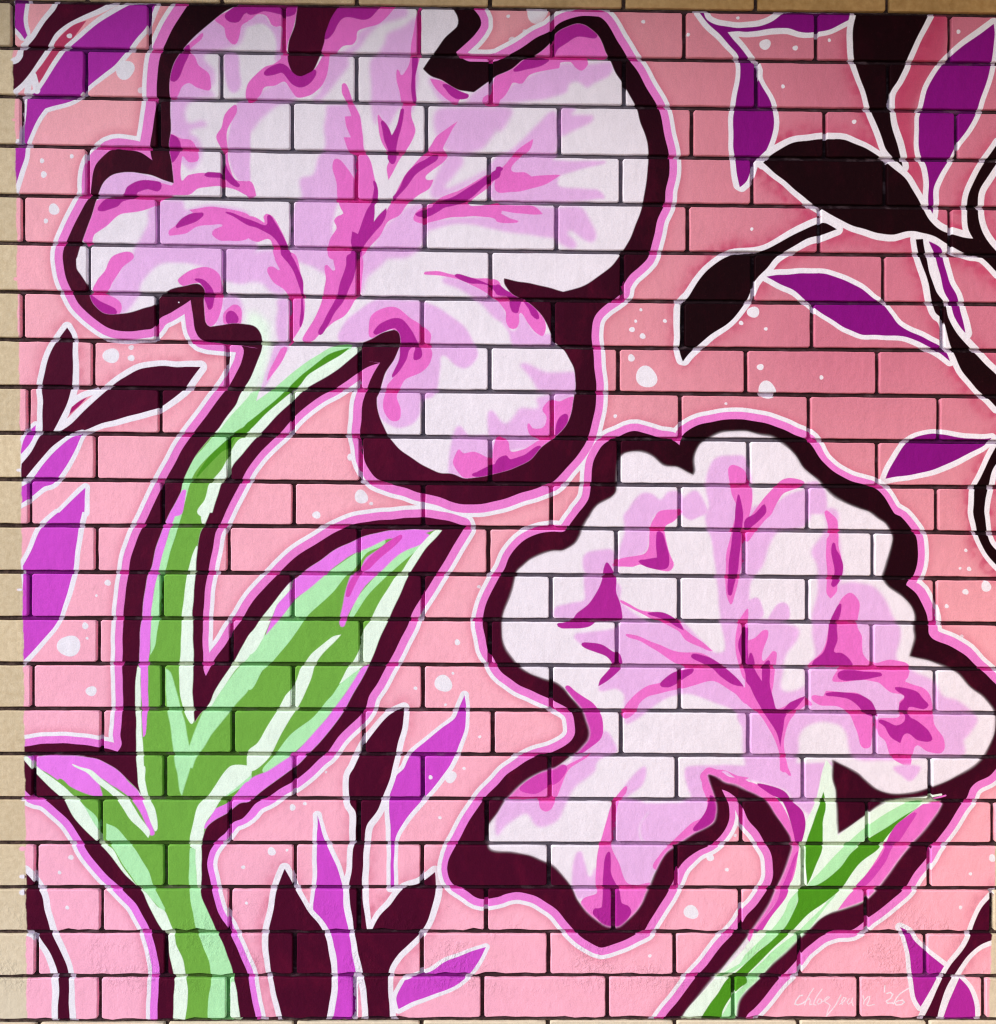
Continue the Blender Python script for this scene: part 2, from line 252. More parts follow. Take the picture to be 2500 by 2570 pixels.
O K 46 g : N 275,775! 225,900 200,1000 170,1160 150,1260 155,1450 170,1570 200,1700 265,1940! 585,1940! 620,1780 630,1600 610,1400 570,1250 470,1120 400,1010 340,890
O K 48 g : J 1185,1495! 1090,1540 1020,1600 940,1690 890,1760 850,1850 800,1957 N 770,60 760,180 770,270 810,330 820,420 815,560 795,620 780,800 765,930 800,1240 830,1380 870,1560 900,1750 915,1940! 1085,1940! 1065,1750 1060,1620 1080,1530 1140,1430 1220,1350 1300,1270 1360,1170 1410,1030 1430,900 1418,795! 1300,880 1180,930 1080,1050 1000,1130 940,1235! 900,1235! 880,1100 865,900 870,700 880,600 890,500 910,420 980,320 1030,200 1080,80 J 1100,1957 1120,1850 1140,1750 1170,1640 1187,1540
D W : 515,20,30 1757,568,14 1592,992,22 1485,1306,66 1558,1228,11 1272,1343,14 1501,1468,11 1763,1714,12
@N
D W : 1540,70,46 1387,73,16 1458,380,13 588,33,10 333,303,24 427,274,14 173,640,32 290,630,11 1643,5,12
[FA]
@G
F M 0 : -10,215 60,255 130,290 190,300 160,400 150,435 110,430 90,380 80,310 -10,290
F M 0 : 190,320 260,360 310,430 320,470 300,480 260,450 240,410
F P 0 : -10,270 170,290 260,350 340,440 370,540 360,590 340,610 280,570 230,510 175,430 165,500 140,550 90,550 65,500 60,430 -10,330
F L 3 : -10,350 60,430 90,560 140,560 170,430 280,580 420,600 420,680 120,680 80,580 20,500 -10,480
F L 4 : 165,830 200,815 280,850 380,890 600,890 600,1030 320,1030 270,970 230,910
F L 4 : -10,1250 60,1280 120,1220 170,1160 300,1160 300,1080 580,1050 540,1290 430,1420 100,1490 -10,1430
F P 0 : 340,1170 400,1100 470,1110 540,1080 590,1080 540,1290 430,1420 300,1390 240,1360 220,1300 235,1270 260,1310 340,1310 370,1230
F P 0 : -10,1390 80,1410 100,1490 200,1470 400,1410 250,1580 -10,1670
F M 0 : 440,1310 470,1230 530,1205 530,1280 470,1400 435,1390
F M 0 : -10,1560 60,1520 100,1555 200,1520 330,1455 250,1580 130,1640 -10,1670
[BG]
@G
O K 46 g : D 690,1752! 600,1705 540,1715 400,1770 250,1850 100,1925 G 1760,-5 1620,90 1530,190 1460,310 1405,370 1390,450 1390,600 1385,700 1415,808! 1460,750 1530,680 1620,600 1740,520 1820,450 1902,340 H 65,190 150,90 215,10 D 330,1895 450,1830 560,1800
D W : 1092,409,12 1052,496,12 1275,494,15 1024,560,21 1105,610,22 1857,510,17 1019,777,27 1134,922,82 1742,1126,11 896,1221,14
@H
D W : 48,427,45 144,555,14 101,847,25 568,926,16 153,1022,68
O V 38 : 145,155! 250,140 450,132 620,140 760,190 860,240 960,320 1040,370 1100,440 1160,520 1260,580 1380,640 1500,710 1550,800! 1480,750 1400,700 1300,650 1200,610 1000,605 880,600 760,550 680,500 530,410 440,330 340,250 230,200
O V 40 : 1060,1700! 1100,1600 1200,1450 1290,1380 1400,1355 1500,1360 1600,1385 1750,1395 1870,1385! 1800,1450 1650,1530 1500,1600 1300,1660
O V 46 : D 1390,1845! 1480,1890 H 1500,20 1540,180 1600,300 1640,450 1670,590! 1600,500 1560,380 1500,250 1460,80 1440,0
O K 46 g : D 1290,1825! H 1325,30 1370,150 1410,330 1440,430 1500,490 1530,620 1570,730 1650,880 1750,1000 1830,1080 1920,1170! 1920,920! 1800,800 1700,700 1600,590 1540,470 1510,360 1440,260 1395,130 1370,0 D 1345,1825!
[BG2]
@D
O K 46 g : 120,1240! 200,1170 330,1100 470,1075 600,1060 730,1065 850,1110 960,1165 1050,1230 1150,1310 1230,1390 1300,1510 1350,1600 1390,1680 1450,1740 1540,1780 1640,1810 1722,1825! 1690,1760 1680,1680 1680,1580 1700,1470 1750,1350 1820,1230 1920,1090! 1920,1230! 1830,1360 1780,1450 1765,1550 1765,1650 1790,1770 1850,1860 1920,1940! H 1920,130! 1790,10 D 1700,1950 1540,1870 1440,1810 1290,1770 1200,1770 1100,1790 1000,1780 850,1740 750,1700 650,1640 560,1590 480,1540 430,1500 300,1390
[FB]
@G
F L 3 : 1000,1970 1020,1880 1100,1810 1180,1820 1240,1860 1300,1800 1400,1810 1400,1970
F L 3 : 1400,1870 1500,1790 1560,1850 1590,1970 1400,1970
F L 3 : K 1430,-10 1600,-10 G 1580,1760 1610,1620 1660,1540 1760,1520 1880,1530 H 20,1620 40,1800 20,1970 K 1910,100 1700,300 1640,240 1600,0
F P 0 : 1760,1620 1790,1590 1890,1640 H 40,1800 20,1970 K 1890,200 1860,400 1800,680 1780,700 1740,600 1740,350 1785,150 G 1820,1920 1780,1800
F M 0 : 1830,1820 1850,1860 1870,1957 K 1865,150 1850,290 1830,440 1800,580 1775,640 1755,580 1760,400 1790,200 1805,100 G 1812,1930
@H
F P 0 : 40,1970 120,1850 200,1770 270,1710 340,1695 420,1715 440,1740 400,1770 280,1810 230,1880 190,1970 L 140,60 60,150 -10,220 -10,100
F L 3 : 200,1970 240,1870 330,1810 430,1780 450,1730 540,1720 560,1745 600,1790 610,1900 590,1970
F M 0 : 60,1970 110,1910 135,1895 150,1957 L 100,60 40,110 -10,140 -10,60
@K
F L 3 : 980,-10 1180,-10 1170,110 1150,250 1120,310 930,370 970,150
F L 3 : 650,350 700,300 850,275 900,320 900,480 680,480
F L 3 : 440,730 560,690 660,660 660,480 800,480 930,560 940,680 1150,830 1380,830 1480,900 1640,1060 1730,1050 1700,800 1640,240 1600,-10 1910,-10 1910,1520 1700,1470 1500,1395 1350,1400 1200,1470 1060,1580 970,1610 960,1400 900,1350 770,1350 900,1200 880,1060 700,1040 580,960 600,920 900,890 930,840 440,810
F L 3 : 810,1670 880,1740 910,1800 900,1840 780,1890 720,1970 560,1970 600,1830 700,1750
F L 3 : 1910,1650 1820,1560 1910,1530
F L 2 : 1410,-10 1560,-10 1480,60 1430,40
F P 0 : 1400,-20 1240,-10 1190,50 1165,110 1150,260 1110,320 930,350 870,390 880,410 1030,415 1080,400 1180,430 1300,450 1340,400 1320,340 1290,240 1280,110 1350,60
F M 0 : 1215,145 1260,160 1285,250 1305,340 1300,415 1230,435 1140,420 1070,375 1120,360 1210,345! 1205,250
F M 0 : 820,385 840,390 880,450 905,500 905,600 930,680 950,800 940,830 750,840 700,870 600,885 480,885 445,855 500,840 560,820 600,770 700,690 770,580 800,500 805,430
F P 0 : 930,680 1000,700 1100,750 1250,765 1380,830 1420,890 1550,980 1645,1055! 1600,1050 1440,980 1380,910 1250,840 1150,800 1010,730
F M 0 : 1145,770 1260,765 1350,810 1400,850 1420,897! 1360,870 1270,820 1170,790
F P 0 : 975,935 1050,935 1200,1000 1380,1065 1540,1070 1700,1160 1870,1330 1910,1350 1910,1460 1800,1380 1640,1290 1500,1320 1380,1350 1250,1380 1140,1410 1080,1460 1050,1530 960,1570 970,1480 1040,1390 1130,1330 1240,1300 1350,1230 1430,1190 1350,1150 1200,1050 1080,980
F M 0 : 1480,1090 1600,1100 1680,1140 1740,1190 1820,1260 1875,1335! 1780,1310 1700,1250 1640,1190 1560,1150
F M 0 : 1235,1320 1280,1260 1360,1210 1490,1195 1480,1230 1430,1260 1370,1300 1300,1335
F M 0 : 640,1015 720,995 800,1010 880,1060 930,1080 950,1150 930,1200 850,1270 765,1327! 780,1270 850,1190 870,1150 830,1100 740,1065
F P 0 : 1910,740 1850,810 1830,880 1812,1000 1830,1150 1870,1260 1910,1290
F M 0 : 1910,880 1860,920 1838,1000 1850,1080 1880,1200 1910,1280
F T 0 : 520,1320 600,1370 700,1440 750,1490 790,1560 805,1680 780,1740 700,1800 640,1840 590,1850 600,1760 660,1740 680,1660 640,1530 560,1400
@L
F L 4 : -10,-10 470,-10 440,110 240,150 180,240 120,400 60,480 -10,560
F L 4 : 590,-10 690,-10 700,150 720,300 730,480 700,560 720,540 820,530 950,560 1040,640 1110,780 1150,900 530,900 540,600 530,400 490,300 560,200 610,120
F L 4 : -10,860 340,860 400,900 380,980 300,1080 280,1200 280,1360 450,1320 440,1200 520,1100 530,860 1150,870 1140,1100 1250,1200 1430,1290 1500,1400 1600,1430 1740,1540 1760,1600 1700,1700 1660,1740 1650,1860 900,1900 800,1860 760,1700 700,1620 560,1600 450,1640 400,1720 390,1860 340,1970 -10,1970
F L 2 : -10,700 80,650 120,720 120,800 -10,820
F L 2 : 170,800 230,710 290,690 330,740 310,830 170,830
F P 0 : H 590,1957 610,1940 650,1970 L 690,60 700,150 700,250 720,330 720,480 690,540 685,600 640,655! 605,610 610,500 605,400 605,300 610,200 630,170 620,100 600,40
F M 0 : 660,225 680,280 710,330 730,400 725,480 700,540 665,570 645,550 665,460 650,350 640,290
F P 0 : 780,610 830,640 860,700 850,800 850,880 880,950 885,1080 930,1140 990,1150 1090,1125 1200,1140 1240,1180 1230,1260 1210,1290 1340,1340 1400,1400 1420,1500 1430,1620 1500,1720 1515,1800 1480,1840 1380,1830 1300,1780 1270,1850 1250,1930 1200,1930 1100,1860 1060,1750 1000,1690 1000,1580 1160,1560 1160,1450 1200,1400 1100,1370 1030,1320 1000,1300 880,1280 660,1290 690,1200 700,1180 480,1190 470,1160 560,1080 600,1000 640,850 680,750 720,660
F M 0 : 720,700 715,780 690,880 690,980 665,1065 720,1075 780,1120 805,1170 500,1175 510,1130 580,1075 610,990 630,860 650,800 690,720
F M 0 : 690,1230 740,1205 1020,1220 1030,1245 900,1275 760,1290 700,1270
F P 0 : 490,1410 580,1400 600,1360 700,1370 880,1400 970,1560 950,1730 940,1790 890,1805 860,1770 830,1650 780,1540 700,1480 560,1470
F M 0 : 600,1380 660,1370 760,1375 880,1400 950,1440 980,1500 995,1560 900,1540 850,1480 760,1420 620,1400
F M 0 : 1130,1340 1200,1340 1300,1370 1350,1420 1390,1470 1350,1500 1240,1490 1240,1560 1300,1590 1380,1660 1415,1730 1380,1750 1300,1740 1220,1690 1170,1767! 1100,1720 1050,1640 1005,1590 1070,1600 1140,1630 1200,1600 1200,1540 1160,1530 1170,1460 1205,1410 1150,1370
F P 0 : 120,905 160,905 160,960 120,1080 125,1140 200,1060 230,1070 220,1160 190,1400 230,1500 420,1410 500,1470 440,1480 350,1560 300,1650 280,1750 290,1850 320,1970 260,1970 240,1820 180,1680 100,1550 -10,1440 -10,1000 60,960
F M 0 : 35,1070 60,1160 60,1200 110,1290! 120,1180 165,1130 180,1180 170,1300 195,1400 225,1500 280,1505 330,1450 440,1400 440,1410 380,1490 320,1530 290,1570 270,1680 250,1795! 230,1700 170,1590 110,1500 20,1330 -10,1290 -10,1150 10,1120
[BG]
@H
O K 40 g : 1920,1420! 1850,1560 1780,1700 1735,1790 1730,1957 L 1745,80 1775,200 1830,320 1930,430! 1930,310! 1860,240 1830,110 1815,0 H 1815,1957 1820,1850 1850,1740 1875,1640 1930,1560!
@L
D W : 1672,290,13 1628,427,11 1697,432,17 1668,606,23 1826,565,40 1524,716,16 1640,948,15
[FA]
@E
F G 0 r-1 : 1910,1240! 1300,1480! 0,1957! M 0,1990! N 1902,1990! J 1902,-10! F 0,1957! F -5,1240!
[FB]
@P
F Y 1 r-1 : 600,-60! 560,80 535,230 480,350 440,440 400,600 380,700 340,850 310,940 200,1100 100,1240 -10,1360 O 1890,1370 1300,1990! 1850,1990! P -10,1740 500,1250 900,1020 1200,650 1530,200! 1470,185 1300,220 1100,230 900,360 690,520! 720,200 680,40
F L 3 r-2 : -10,-10 650,-40 600,80 560,220 500,350 400,300 350,250 300,180 100,110 -10,80
F P 0 r3 : 255,-10 310,0 340,65 300,40
F L 3 r3 : 1120,-10 1320,-10 1290,70 1240,105 1190,70
F P 0 r3 : O 1920,80 1840,65 1720,20 1600,10 1570,50 1565,150 1600,270 1560,370 1480,420 1400,500 1330,570 1240,660 1190,770 1400,800 1800,300 1700,40 1900,180 P 0,180 80,210 200,350 330,520 330,600 260,800 190,940 70,1160 0,1290 20,1330! 60,1245 150,1130 240,1010 280,930 345,860 385,700 400,600 360,540 300,350 200,230 80,140 -10,95
S P 50 r3.5 : O 1668,300 1650,220 1620,130 1600,50 1680,70 1740,110 1820,130 P 0,170 80,205 150,250 220,350 280,440 335,520
S P 34 r3.4 : P 20,140 100,170 160,215 230,290 285,390 325,490 350,570
F M 0 r4 : 80,120 200,140 300,190 350,260 430,340 445,430 420,560 380,590 350,500 320,370 270,250 200,210 100,150
F T 0 r4 : 385,640 375,720 330,870 300,980 200,1120 110,1250 60,1250 150,1130 230,1010 260,920 330,760
F D 0 r4 : 588,180! 600,250 600,320 575,420 580,560 570,640 540,720 490,830 455,900! 450,750 450,610 470,510 510,400 550,290
F H 0 r2 : 1350,255! 1200,270 1000,390 850,500 700,640 560,790 460,905 540,900 700,770 800,650 900,560 1000,500 1150,420 1250,340
F H 0 r2 : 405,930! 390,1020 340,1140 270,1240 180,1330 90,1400 -10,1500 O 1700,1600 1850,1500 P -10,1430 100,1320 190,1230 280,1110 330,1010
F H 0 r2 : 670,970 560,1080 450,1190 360,1280 200,1400 120,1480 -10,1600 -10,1690 150,1580 380,1340 480,1230 600,1060
F H 0 r2 : O 1915,1640 1820,1720 1740,1840 1690,1970 1810,1970 1830,1800 1915,1680
F D 0 r3 : 1340,285! 1150,400 950,530 800,650 700,770 540,890 400,930 390,1020 340,1140 270,1240 180,1330 90,1400 -10,1500 O 1830,1560 1750,1620 1680,1720 1600,1830 1550,1970 1680,1970 1720,1850 1780,1750 1850,1680 1902,1640 P 0,1590 60,1520 200,1380 330,1260 480,1110 620,1010 720,920 850,740 1000,620 1100,490 1220,370
F P 0 r4 : 1510,255! 1340,275! 1200,390 1100,500 1060,580 1000,680 900,820 850,900 780,970 690,1095! 900,1015 1050,930 1200,720 1400,480
F T 0 r5 : 1300,345 1250,350 1150,430 1100,500 1060,580 1020,680 930,790 830,900 870,920 950,860 1060,720 1100,620 1160,560 1230,460
@O
F L 3 : 1910,-10 1450,-10 1445,150 1470,230 1380,270 1150,270 1150,340 1090,430 1090,520 1130,570 1330,570 1600,400 1640,250 1640,60 1900,100
F L 3 : 900,270 1170,280 1150,340 1090,430 1090,540 1140,560 1220,400 1230,300 1640,260 1640,400 1200,800 1150,890 970,890 870,640 860,580 900,540
F L 4 : 740,-10 600,140 540,220 470,380 400,430 300,450 240,370 200,350 60,440 -10,510 -10,300 100,200 400,-10
F L 3 : 1130,-5 1100,130 1000,220 920,300 960,150 1060,30
F P 0 : 985,140 980,190 920,280 900,400 890,560 865,600 930,740 980,870 1060,895 1170,880 1160,960 1050,1130 930,1250 820,1240 720,1180 640,1060 630,1020 660,990 750,960 745,900 750,780 770,600 800,500 850,330 900,230 960,150
F M 0 : 845,640 860,700 865,800 910,900 930,940 945,1030 990,1050 1015,1100 980,1170 930,1240 820,1220 750,1150 720,1110 740,1075 790,1070 800,960 805,850 810,720
F L 3 : 600,650 640,640 670,740 700,830 745,760 760,900 820,930 650,1000 600,1000 560,900 570,760
F P 0 : K 420,1990 K 700,1850 K 550,1957 O 490,130 450,230 410,310 360,330 320,300 300,240 80,240 170,140 300,50
F T 0 : 165,160 230,100 370,10 520,-20 480,90 380,150 290,200 190,190
F M 0 r4 : 1670,290 1650,400 1560,470 1490,475 1540,400 1590,320 1620,210 1660,240
[BG]
@P
O A 38 - : 1165,1215! 1240,1260 1270,1310 1340,1380 1510,1515! 1330,1830! 1290,1760 1260,1600 1240,1400 1200,1280
O A 38 - : 1625,1610! 1700,1700 1740,1820 1755,1980! 1480,1980! 1530,1830 1580,1700
O K 44 g : 1885,960! 1800,1060 1740,1180 1700,1300 1640,1400 1560,1500 1500,1600 1440,1730 1380,1850 1335,1950! 1450,1950! 1480,1800 1550,1640 1640,1500 1700,1420 1780,1350 1885,1310!
D W : 1875,690,28 1707,810,13 1630,1066,14
@O
D W : 1475,1102,55 1748,778,15 1812,517,13 1160,1436,13
[SIG]
@Z
S W 11 .5 : 205,350 160,360 110,430 95,480 140,495 210,470 250,440
S W 9 .45 : 370,240 310,330 260,430 240,490
S W 9 .45 : 260,430 310,390 320,430 310,490 345,480
S W 9 .4 : 500,250 430,340 380,430 370,480 400,490
S W 9 .4 : 450,400 420,450 440,480 480,460 490,410 450,400
S W 9 .4 : 490,450 560,420 610,380 580,370 540,410 540,450 580,470 620,500 590,570 570,640
S W 10 .45 : 780,340 740,420 690,510 600,610 560,660
S W 9 .45 : 760,480 820,440 860,390 820,380 790,430 800,480
S W 9 .4 : 900,400 870,450 890,480 930,450 950,390 940,440 960,500
S W 9 .45 : 1110,360 1130,430 1120,480
S W 9 .45 : 1130,430 1200,360 1220,390 1180,470 1170,510 1280,490
S W 11 .5 : 1440,210 1435,300
S W 11 .5 : 1470,330 1520,310 1560,340 1530,400 1440,470 1530,460 1570,480
S W 11 .5 : 1800,240 1700,300 1640,350 1590,430 1580,480 1640,500 1720,470 1720,430 1670,420 1610,450
[OUTA]
; A 1455,-30,1.0! 1440,30 1380,120 1310,230 1250,350 1225,430 1205,560 1197,700 1185,850 1165,1000 1150,1120 1155,1190 1163,1222! 1080,1170 1010,1150 900,1138 840,1150 780,1200 730,1260 705,1330 700,1400 690,1490,.8 650,1560 600,1660 540,1770 500,1860 480,1957 E 490,90 520,200 560,290 610,380 700,460 800,530 900,570 1000,575 1100,565 1170,545 1220,468 1300,430 1400,370 1455,335! 1460,400 1475,480 1490,570 1530,630 1600,655 1700,660 1800,670 F 300,760! 1000,815! 960,880,.85 920,960 890,1040 870,1120 860,1250 850,1350 865,1450 880,1550 910,1620 980,1700 1080,1740 1200,1770 1320,1810 1450,1840 1550,1880 1700,1895 1902,1870,.9 G 200,1800 330,1760 430,1720 530,1610,.75 600,1530 660,1440 690,1370 725,1260 745,1150 750,1020 740,900 730,720 715,600 720,510 750,440 820,370 900,320 950,280 960,230 1010,150 1080,80 1145,0 C 1190,1800 1220,1680 1270,1560 1280,1450 1305,1320 1310,1200 1285,1080 1255,950 1230,840 1170,730 1110,620 1050,520 980,430 920,330,.75 870,240 820,160 770,122 650,122 560,140 470,180 400,235 300,280 200,350 100,410 0,465 B 1850,470 1780,470 1680,465 1610,430 1580,400! 1650,330 1720,260 1772,190 1765,130 1720,70! 1720,-30
; E 1600,655,.75! 1700,660 1850,690 1845,800 1800,900 1740,1000 1680,1080 1600,1190 1530,1280 1450,1390 1380,1490 1330,1600 1250,1740 1190,1860 I 1140,0 1100,90 1050,200 1000,350 975,480 955,650 945,800 935,950 935,1150 940,1350 935,1500 930,1600 922,1700 935,1770 900,1828! 755,1790 600,1768 420,1765 300,1770 150,1790! M 150,120! 245,215 330,240 400,290 480,360 560,450 620,550 650,610 740,730 830,830 900,900 990,990 1050,1060 1110,1160 1150,1240 1175,1330 1205,1470 1215,1600 1210,1750 1195,1990! N 60,2000,.6! 40,1850 10,1700 M 1895,1590 1860,1500 1810,1380 1770,1280 1740,1215 1700,1160 1650,1060 1620,930 1600,820 1585,720 1600,640 1630,590 1670,540 1720,500 1780,420 1850,390 1902,340,.8 N 60,270 150,220 230,165 330,110 450,20 J 540,1880 600,1830 680,1720 760,1640 840,1560 890,1490 920,1400 980,1310 1040,1200 1090,1100 1150,980 1210,870 1250,770 1320,650 1400,520 1480,390 1560,260 1650,105! 1550,70 1450,50 1300,40 1100,50 950,65 800,95 680,140 560,210 450,280 350,350 270,420 200,490 130,560 60,640 0,730 I 1850,820 1790,900 1720,1010 1650,1100 1600,1200 1575,1245! 1560,1200,.6 1550,1100 1545,950 1555,800 1570,550 1600,400 1630,260 1650,150 1680,90 E 1720,1957,.65 1790,1820 1840,1730 1902,1610 F 80,1500 180,1400 250,1340 350,1230 450,1140 560,1060 650,1010 750,950 820,900 900,850 1000,815!
[INA]
; A 1830,-30! 1800,40 1720,90 1640,150 1560,210 1470,290 1400,370 1340,460 1310,540 1300,620 1300,800 1303,1000 1295,1100 1300,1170 1318,1260 1325,1405! 1230,1370 1130,1330 1000,1315 920,1320 850,1345 790,1400 755,1480 725,1560 700,1660 650,1780 620,1860 590,1957 E 580,20 585,90 620,140 665,210 690,300 720,370 780,430 860,445 960,435 1100,395 1180,370 1225,310 1300,260 1400,230 1480,210 1530,215 1570,260 1560,330 1560,420 1570,500 1600,535 1680,525 1760,515 1902,520 F 50,540 90,590 100,650 95,720 60,820 0,950 E 1870,1000 1830,1070 1800,1140 1740,1220 1680,1310 1620,1370 1550,1450 1490,1530 1430,1640 1400,1720 1385,1800 1300,1957 I 1255,90 1230,150 1190,280 1160,420 1130,480 1100,620 1085,800 1070,950 1062,1130 1045,1190 1035,1400 1040,1600 1045,1850 M 1055,120 1080,220! 1040,160 960,80 870,0 I 760,1890 640,1862! 150,1862! 190,1890 M 290,55 370,140 450,215 500,260 560,370 650,470 745,565 800,620 880,720 960,820 1040,890 1090,940 1120,1010 1180,1140 1250,1250 1290,1320 1300,1450 1330,1600 1330,1750 1325,1990! 1840,1990! 1820,1800 1790,1640 1760,1500 1700,1330 1660,1250 1640,1220 1590,1100 1540,980 1540,800 1535,600 1550,530 1580,450 1640,400 1740,345 1830,275 1902,260 N 100,170 200,100 300,30 390,-30 J 480,1820 550,1740 650,1620 740,1490 830,1330 900,1200 950,1080 1010,940 1070,810 1130,670 1190,540 1250,430 1350,280 1420,200 1470,135! 1100,135 980,155 870,190 780,230 650,290 540,370 440,440 380,490 310,540 200,670 100,800 50,880 0,940 I 1850,1030 1800,1120 1720,1240 1640,1370 1600,1460 1530,1540 1485,1605! 1475,1400 1475,1150 1475,850 1470,750 1480,600 1500,400 1510,250 1530,150 1560,90 1600,0 E 1620,1957 1660,1840 1690,1740 1740,1680 1780,1590 1850,1510 1902,1450 F 100,1340 200,1230 300,1140 350,1090 420,1020 500,970 600,910 700,850 825,745! 870,660! 940,630 1020,580 1110,560 1145,590 1160,660 1150,700 1110,790 1050,880 1020,960 990,1050 975,1080 980,1150 1000,1230 1040,1310 1080,1390 1150,1470 1250,1550 1350,1610 1450,1650 1550,1660 1650,1695 1750,1690 1902,1655 G 130,1610 240,1560 330,1460 440,1380 520,1290 560,1180 575,1080 590,980 585,870 550,790 510,720 430,660 405,600 375,530 320,440 260,375 190,330 110,285 50,210 45,168! 180,195 300,220 420,250 500,268! 640,230 760,160 880,60 C 1010,1820 1060,1700 1100,1570 1125,1420 1145,1300 1150,1180 1140,1080 1090,950 1060,830 1000,710 950,630 900,560 860,480 820,400 800,340 760,270 680,195 600,180 500,215 440,262 390,340 300,412 190,455 110,520 0,575 B 1830,630 1720,705! 1620,690 1560,660 1470,610 1390,580 1330,530! 1390,430 1440,360 1500,280 1590,200 1595,130 1560,60! 1560,-30!
[KA]
F K 0 : B 375,20! 370,50 350,180 305,300 298,400 300,470 330,540 370,575 405,580 450,560 500,530 535,450 550,400 575,320 580,260 620,150 690,50 700,20!
[OUTB]
; G 615,1957,.75! 690,1850 710,1750 720,1640 740,1540 790,1450 860,1400 920,1380 1000,1345 1060,1335 1150,1360 1240,1385 1320,1400 1385,1445! 1410,1370 1470,1320 1560,1280 1680,1255 1800,1245 1902,1255 H 120,1270 250,1310 350,1360 440,1400 510,1470 580,1570,.6 680,1650 780,1710 900,1750 980,1770 1040,1830 1100,1920 L 1130,10,.7 1170,30 1230,90 1280,160 1300,220 1308,320 1290,420 1265,490 1225,530 1215,556! 1290,620,.95 1340,700 1375,790 1385,870 1385,930 1420,970 1530,1010 1650,1080 1760,1180,.8 1850,1260 1920,1330 1980,1450 2020,1600! 1990,1850! P 1902,0 1850,60 1760,110 1710,160 1680,230 1630,290 1560,400 1480,510 1420,600 1370,690 1280,800 1200,920 1100,1010 1000,1090 920,1150 880,1190 800,1240 680,1250 580,1280 500,1340 430,1400 380,1470 300,1560 240,1620 150,1730 50,1840 0,1890 O 1870,1990! 1220,1990! 1300,1870 1370,1790 1450,1690 1520,1590 1600,1500 1700,1370 1790,1280 1860,1200 1902,1125 P 70,1050 140,950 180,880 200,800 195,700 170,620 130,560 70,470 0,385 O 1850,260 1780,200 1712,168! 1730,210,.6 1765,280 1765,380 1740,460 1690,530 1620,590 1530,630 1450,690,.8 1390,760 1350,840 1310,920 1280,980 1220,1070 1160,1170 1120,1240 1060,1270 960,1320 870,1355 790,1372 730,1350 650,1300 590,1250 530,1180 450,1090 370,1030 260,970 160,950 60,965 0,990 N 1800,1005 1720,985 1650,935 1570,900,.6 1530,850 1515,780 1530,700 1570,610,.8 1620,520 1680,400 1760,290 1820,210 1902,130 O 60,60 K 130,1957 210,1900 300,1860 420,1830 500,1790 560,1740 590,1680 585,1600 560,1530 500,1480 400,1430 280,1370 150,1310 50,1240 0,1180 J 1870,1120 1825,1050 1800,950 1785,850 1800,740,.7 1850,620 1902,510 K 50,430 80,350 120,290 180,230 250,185 330,155 420,150 510,145 560,80
[INB]
; G 700,1990! 760,1900 860,1845 905,1790 915,1600 950,1520 1010,1497 1090,1495 1180,1530 1270,1600 1370,1610 1440,1650 1490,1675! 1505,1640 1500,1560 1510,1500 1540,1440 1580,1410 1650,1370 1720,1345 1820,1335 1902,1340 H 120,1370 200,1385 280,1440 370,1520 430,1620 530,1700 600,1780 700,1860 860,1930 L 940,0 1000,50 1060,90 1100,150 1110,200 1080,330 1040,450 1030,500 1080,570 1180,640 1250,710 1280,800 1270,880 1275,960 1240,1100! 1400,1140 1530,1190 1610,1230 1700,1330 1800,1410 1870,1490 1895,1560 1890,1680 1840,1800 1800,1870 1720,1940 P 1560,80 1400,150 1250,190 1100,195 1000,165 900,90 850,40 780,0 L 700,1910 650,1888! P 650,90 675,180 680,300 690,505! 800,440 900,370 1000,300 1100,255 1240,235 1390,225! 1490,270! 1450,350 1350,480 1250,590 1150,710 1080,810 1000,915 900,1010 780,1060 650,1100 560,1150 500,1210 460,1250 380,1320 300,1400 200,1490 100,1600 0,1700 O 1840,1780 1820,1870 1815,1990! 1360,1990! 1440,1860 1520,1760 1610,1650 1700,1550 1780,1450 1850,1370 1902,1300 P 40,1240 100,1160 160,1060 210,950 240,890 280,800 320,700 345,600 335,520 280,440 220,350 150,250 80,205 0,170 O 1820,130 1740,110 1680,70 1610,45! 1595,60 1620,130 1650,220 1668,290 1660,370 1640,420 1580,460 1500,500 1420,550 1360,590 1290,640 1240,710 1200,800 1160,890 1130,950 1100,1030 1050,1100 990,1160 930,1210 880,1215 810,1200 740,1150 660,1080 610,1010 580,940 540,880 480,800 420,745 350,710 250,670 120,645 0,635 N 1845,620 1830,580! 1830,450 1850,410 1902,345 O 50,260 100,210 170,140 250,80 340,30 K 430,1957 500,1910 550,1870 600,1840 650,1790 690,1740 700,1680 680,1600 650,1520 610,1470 550,1400 500,1340 430,1290 330,1260 250,1230 170,1180 110,1110 60,1040 35,960 30,850 50,750 90,650 115,580 130,500 145,450 190,410 250,360 330,320 420,295 500,290 590,240 630,170 640,130 680,60
[TOPB]
S Y 9 : P 1200,262 1300,245 1390,222 1480,205
S P 7 : P 1430,232 1515,212
S Y 12 : P 620,30 595,100 600,200
@O
D W : 1620,683,30
@F
D W : 775,1535,24
@E
D W : 1365,352,6
"""
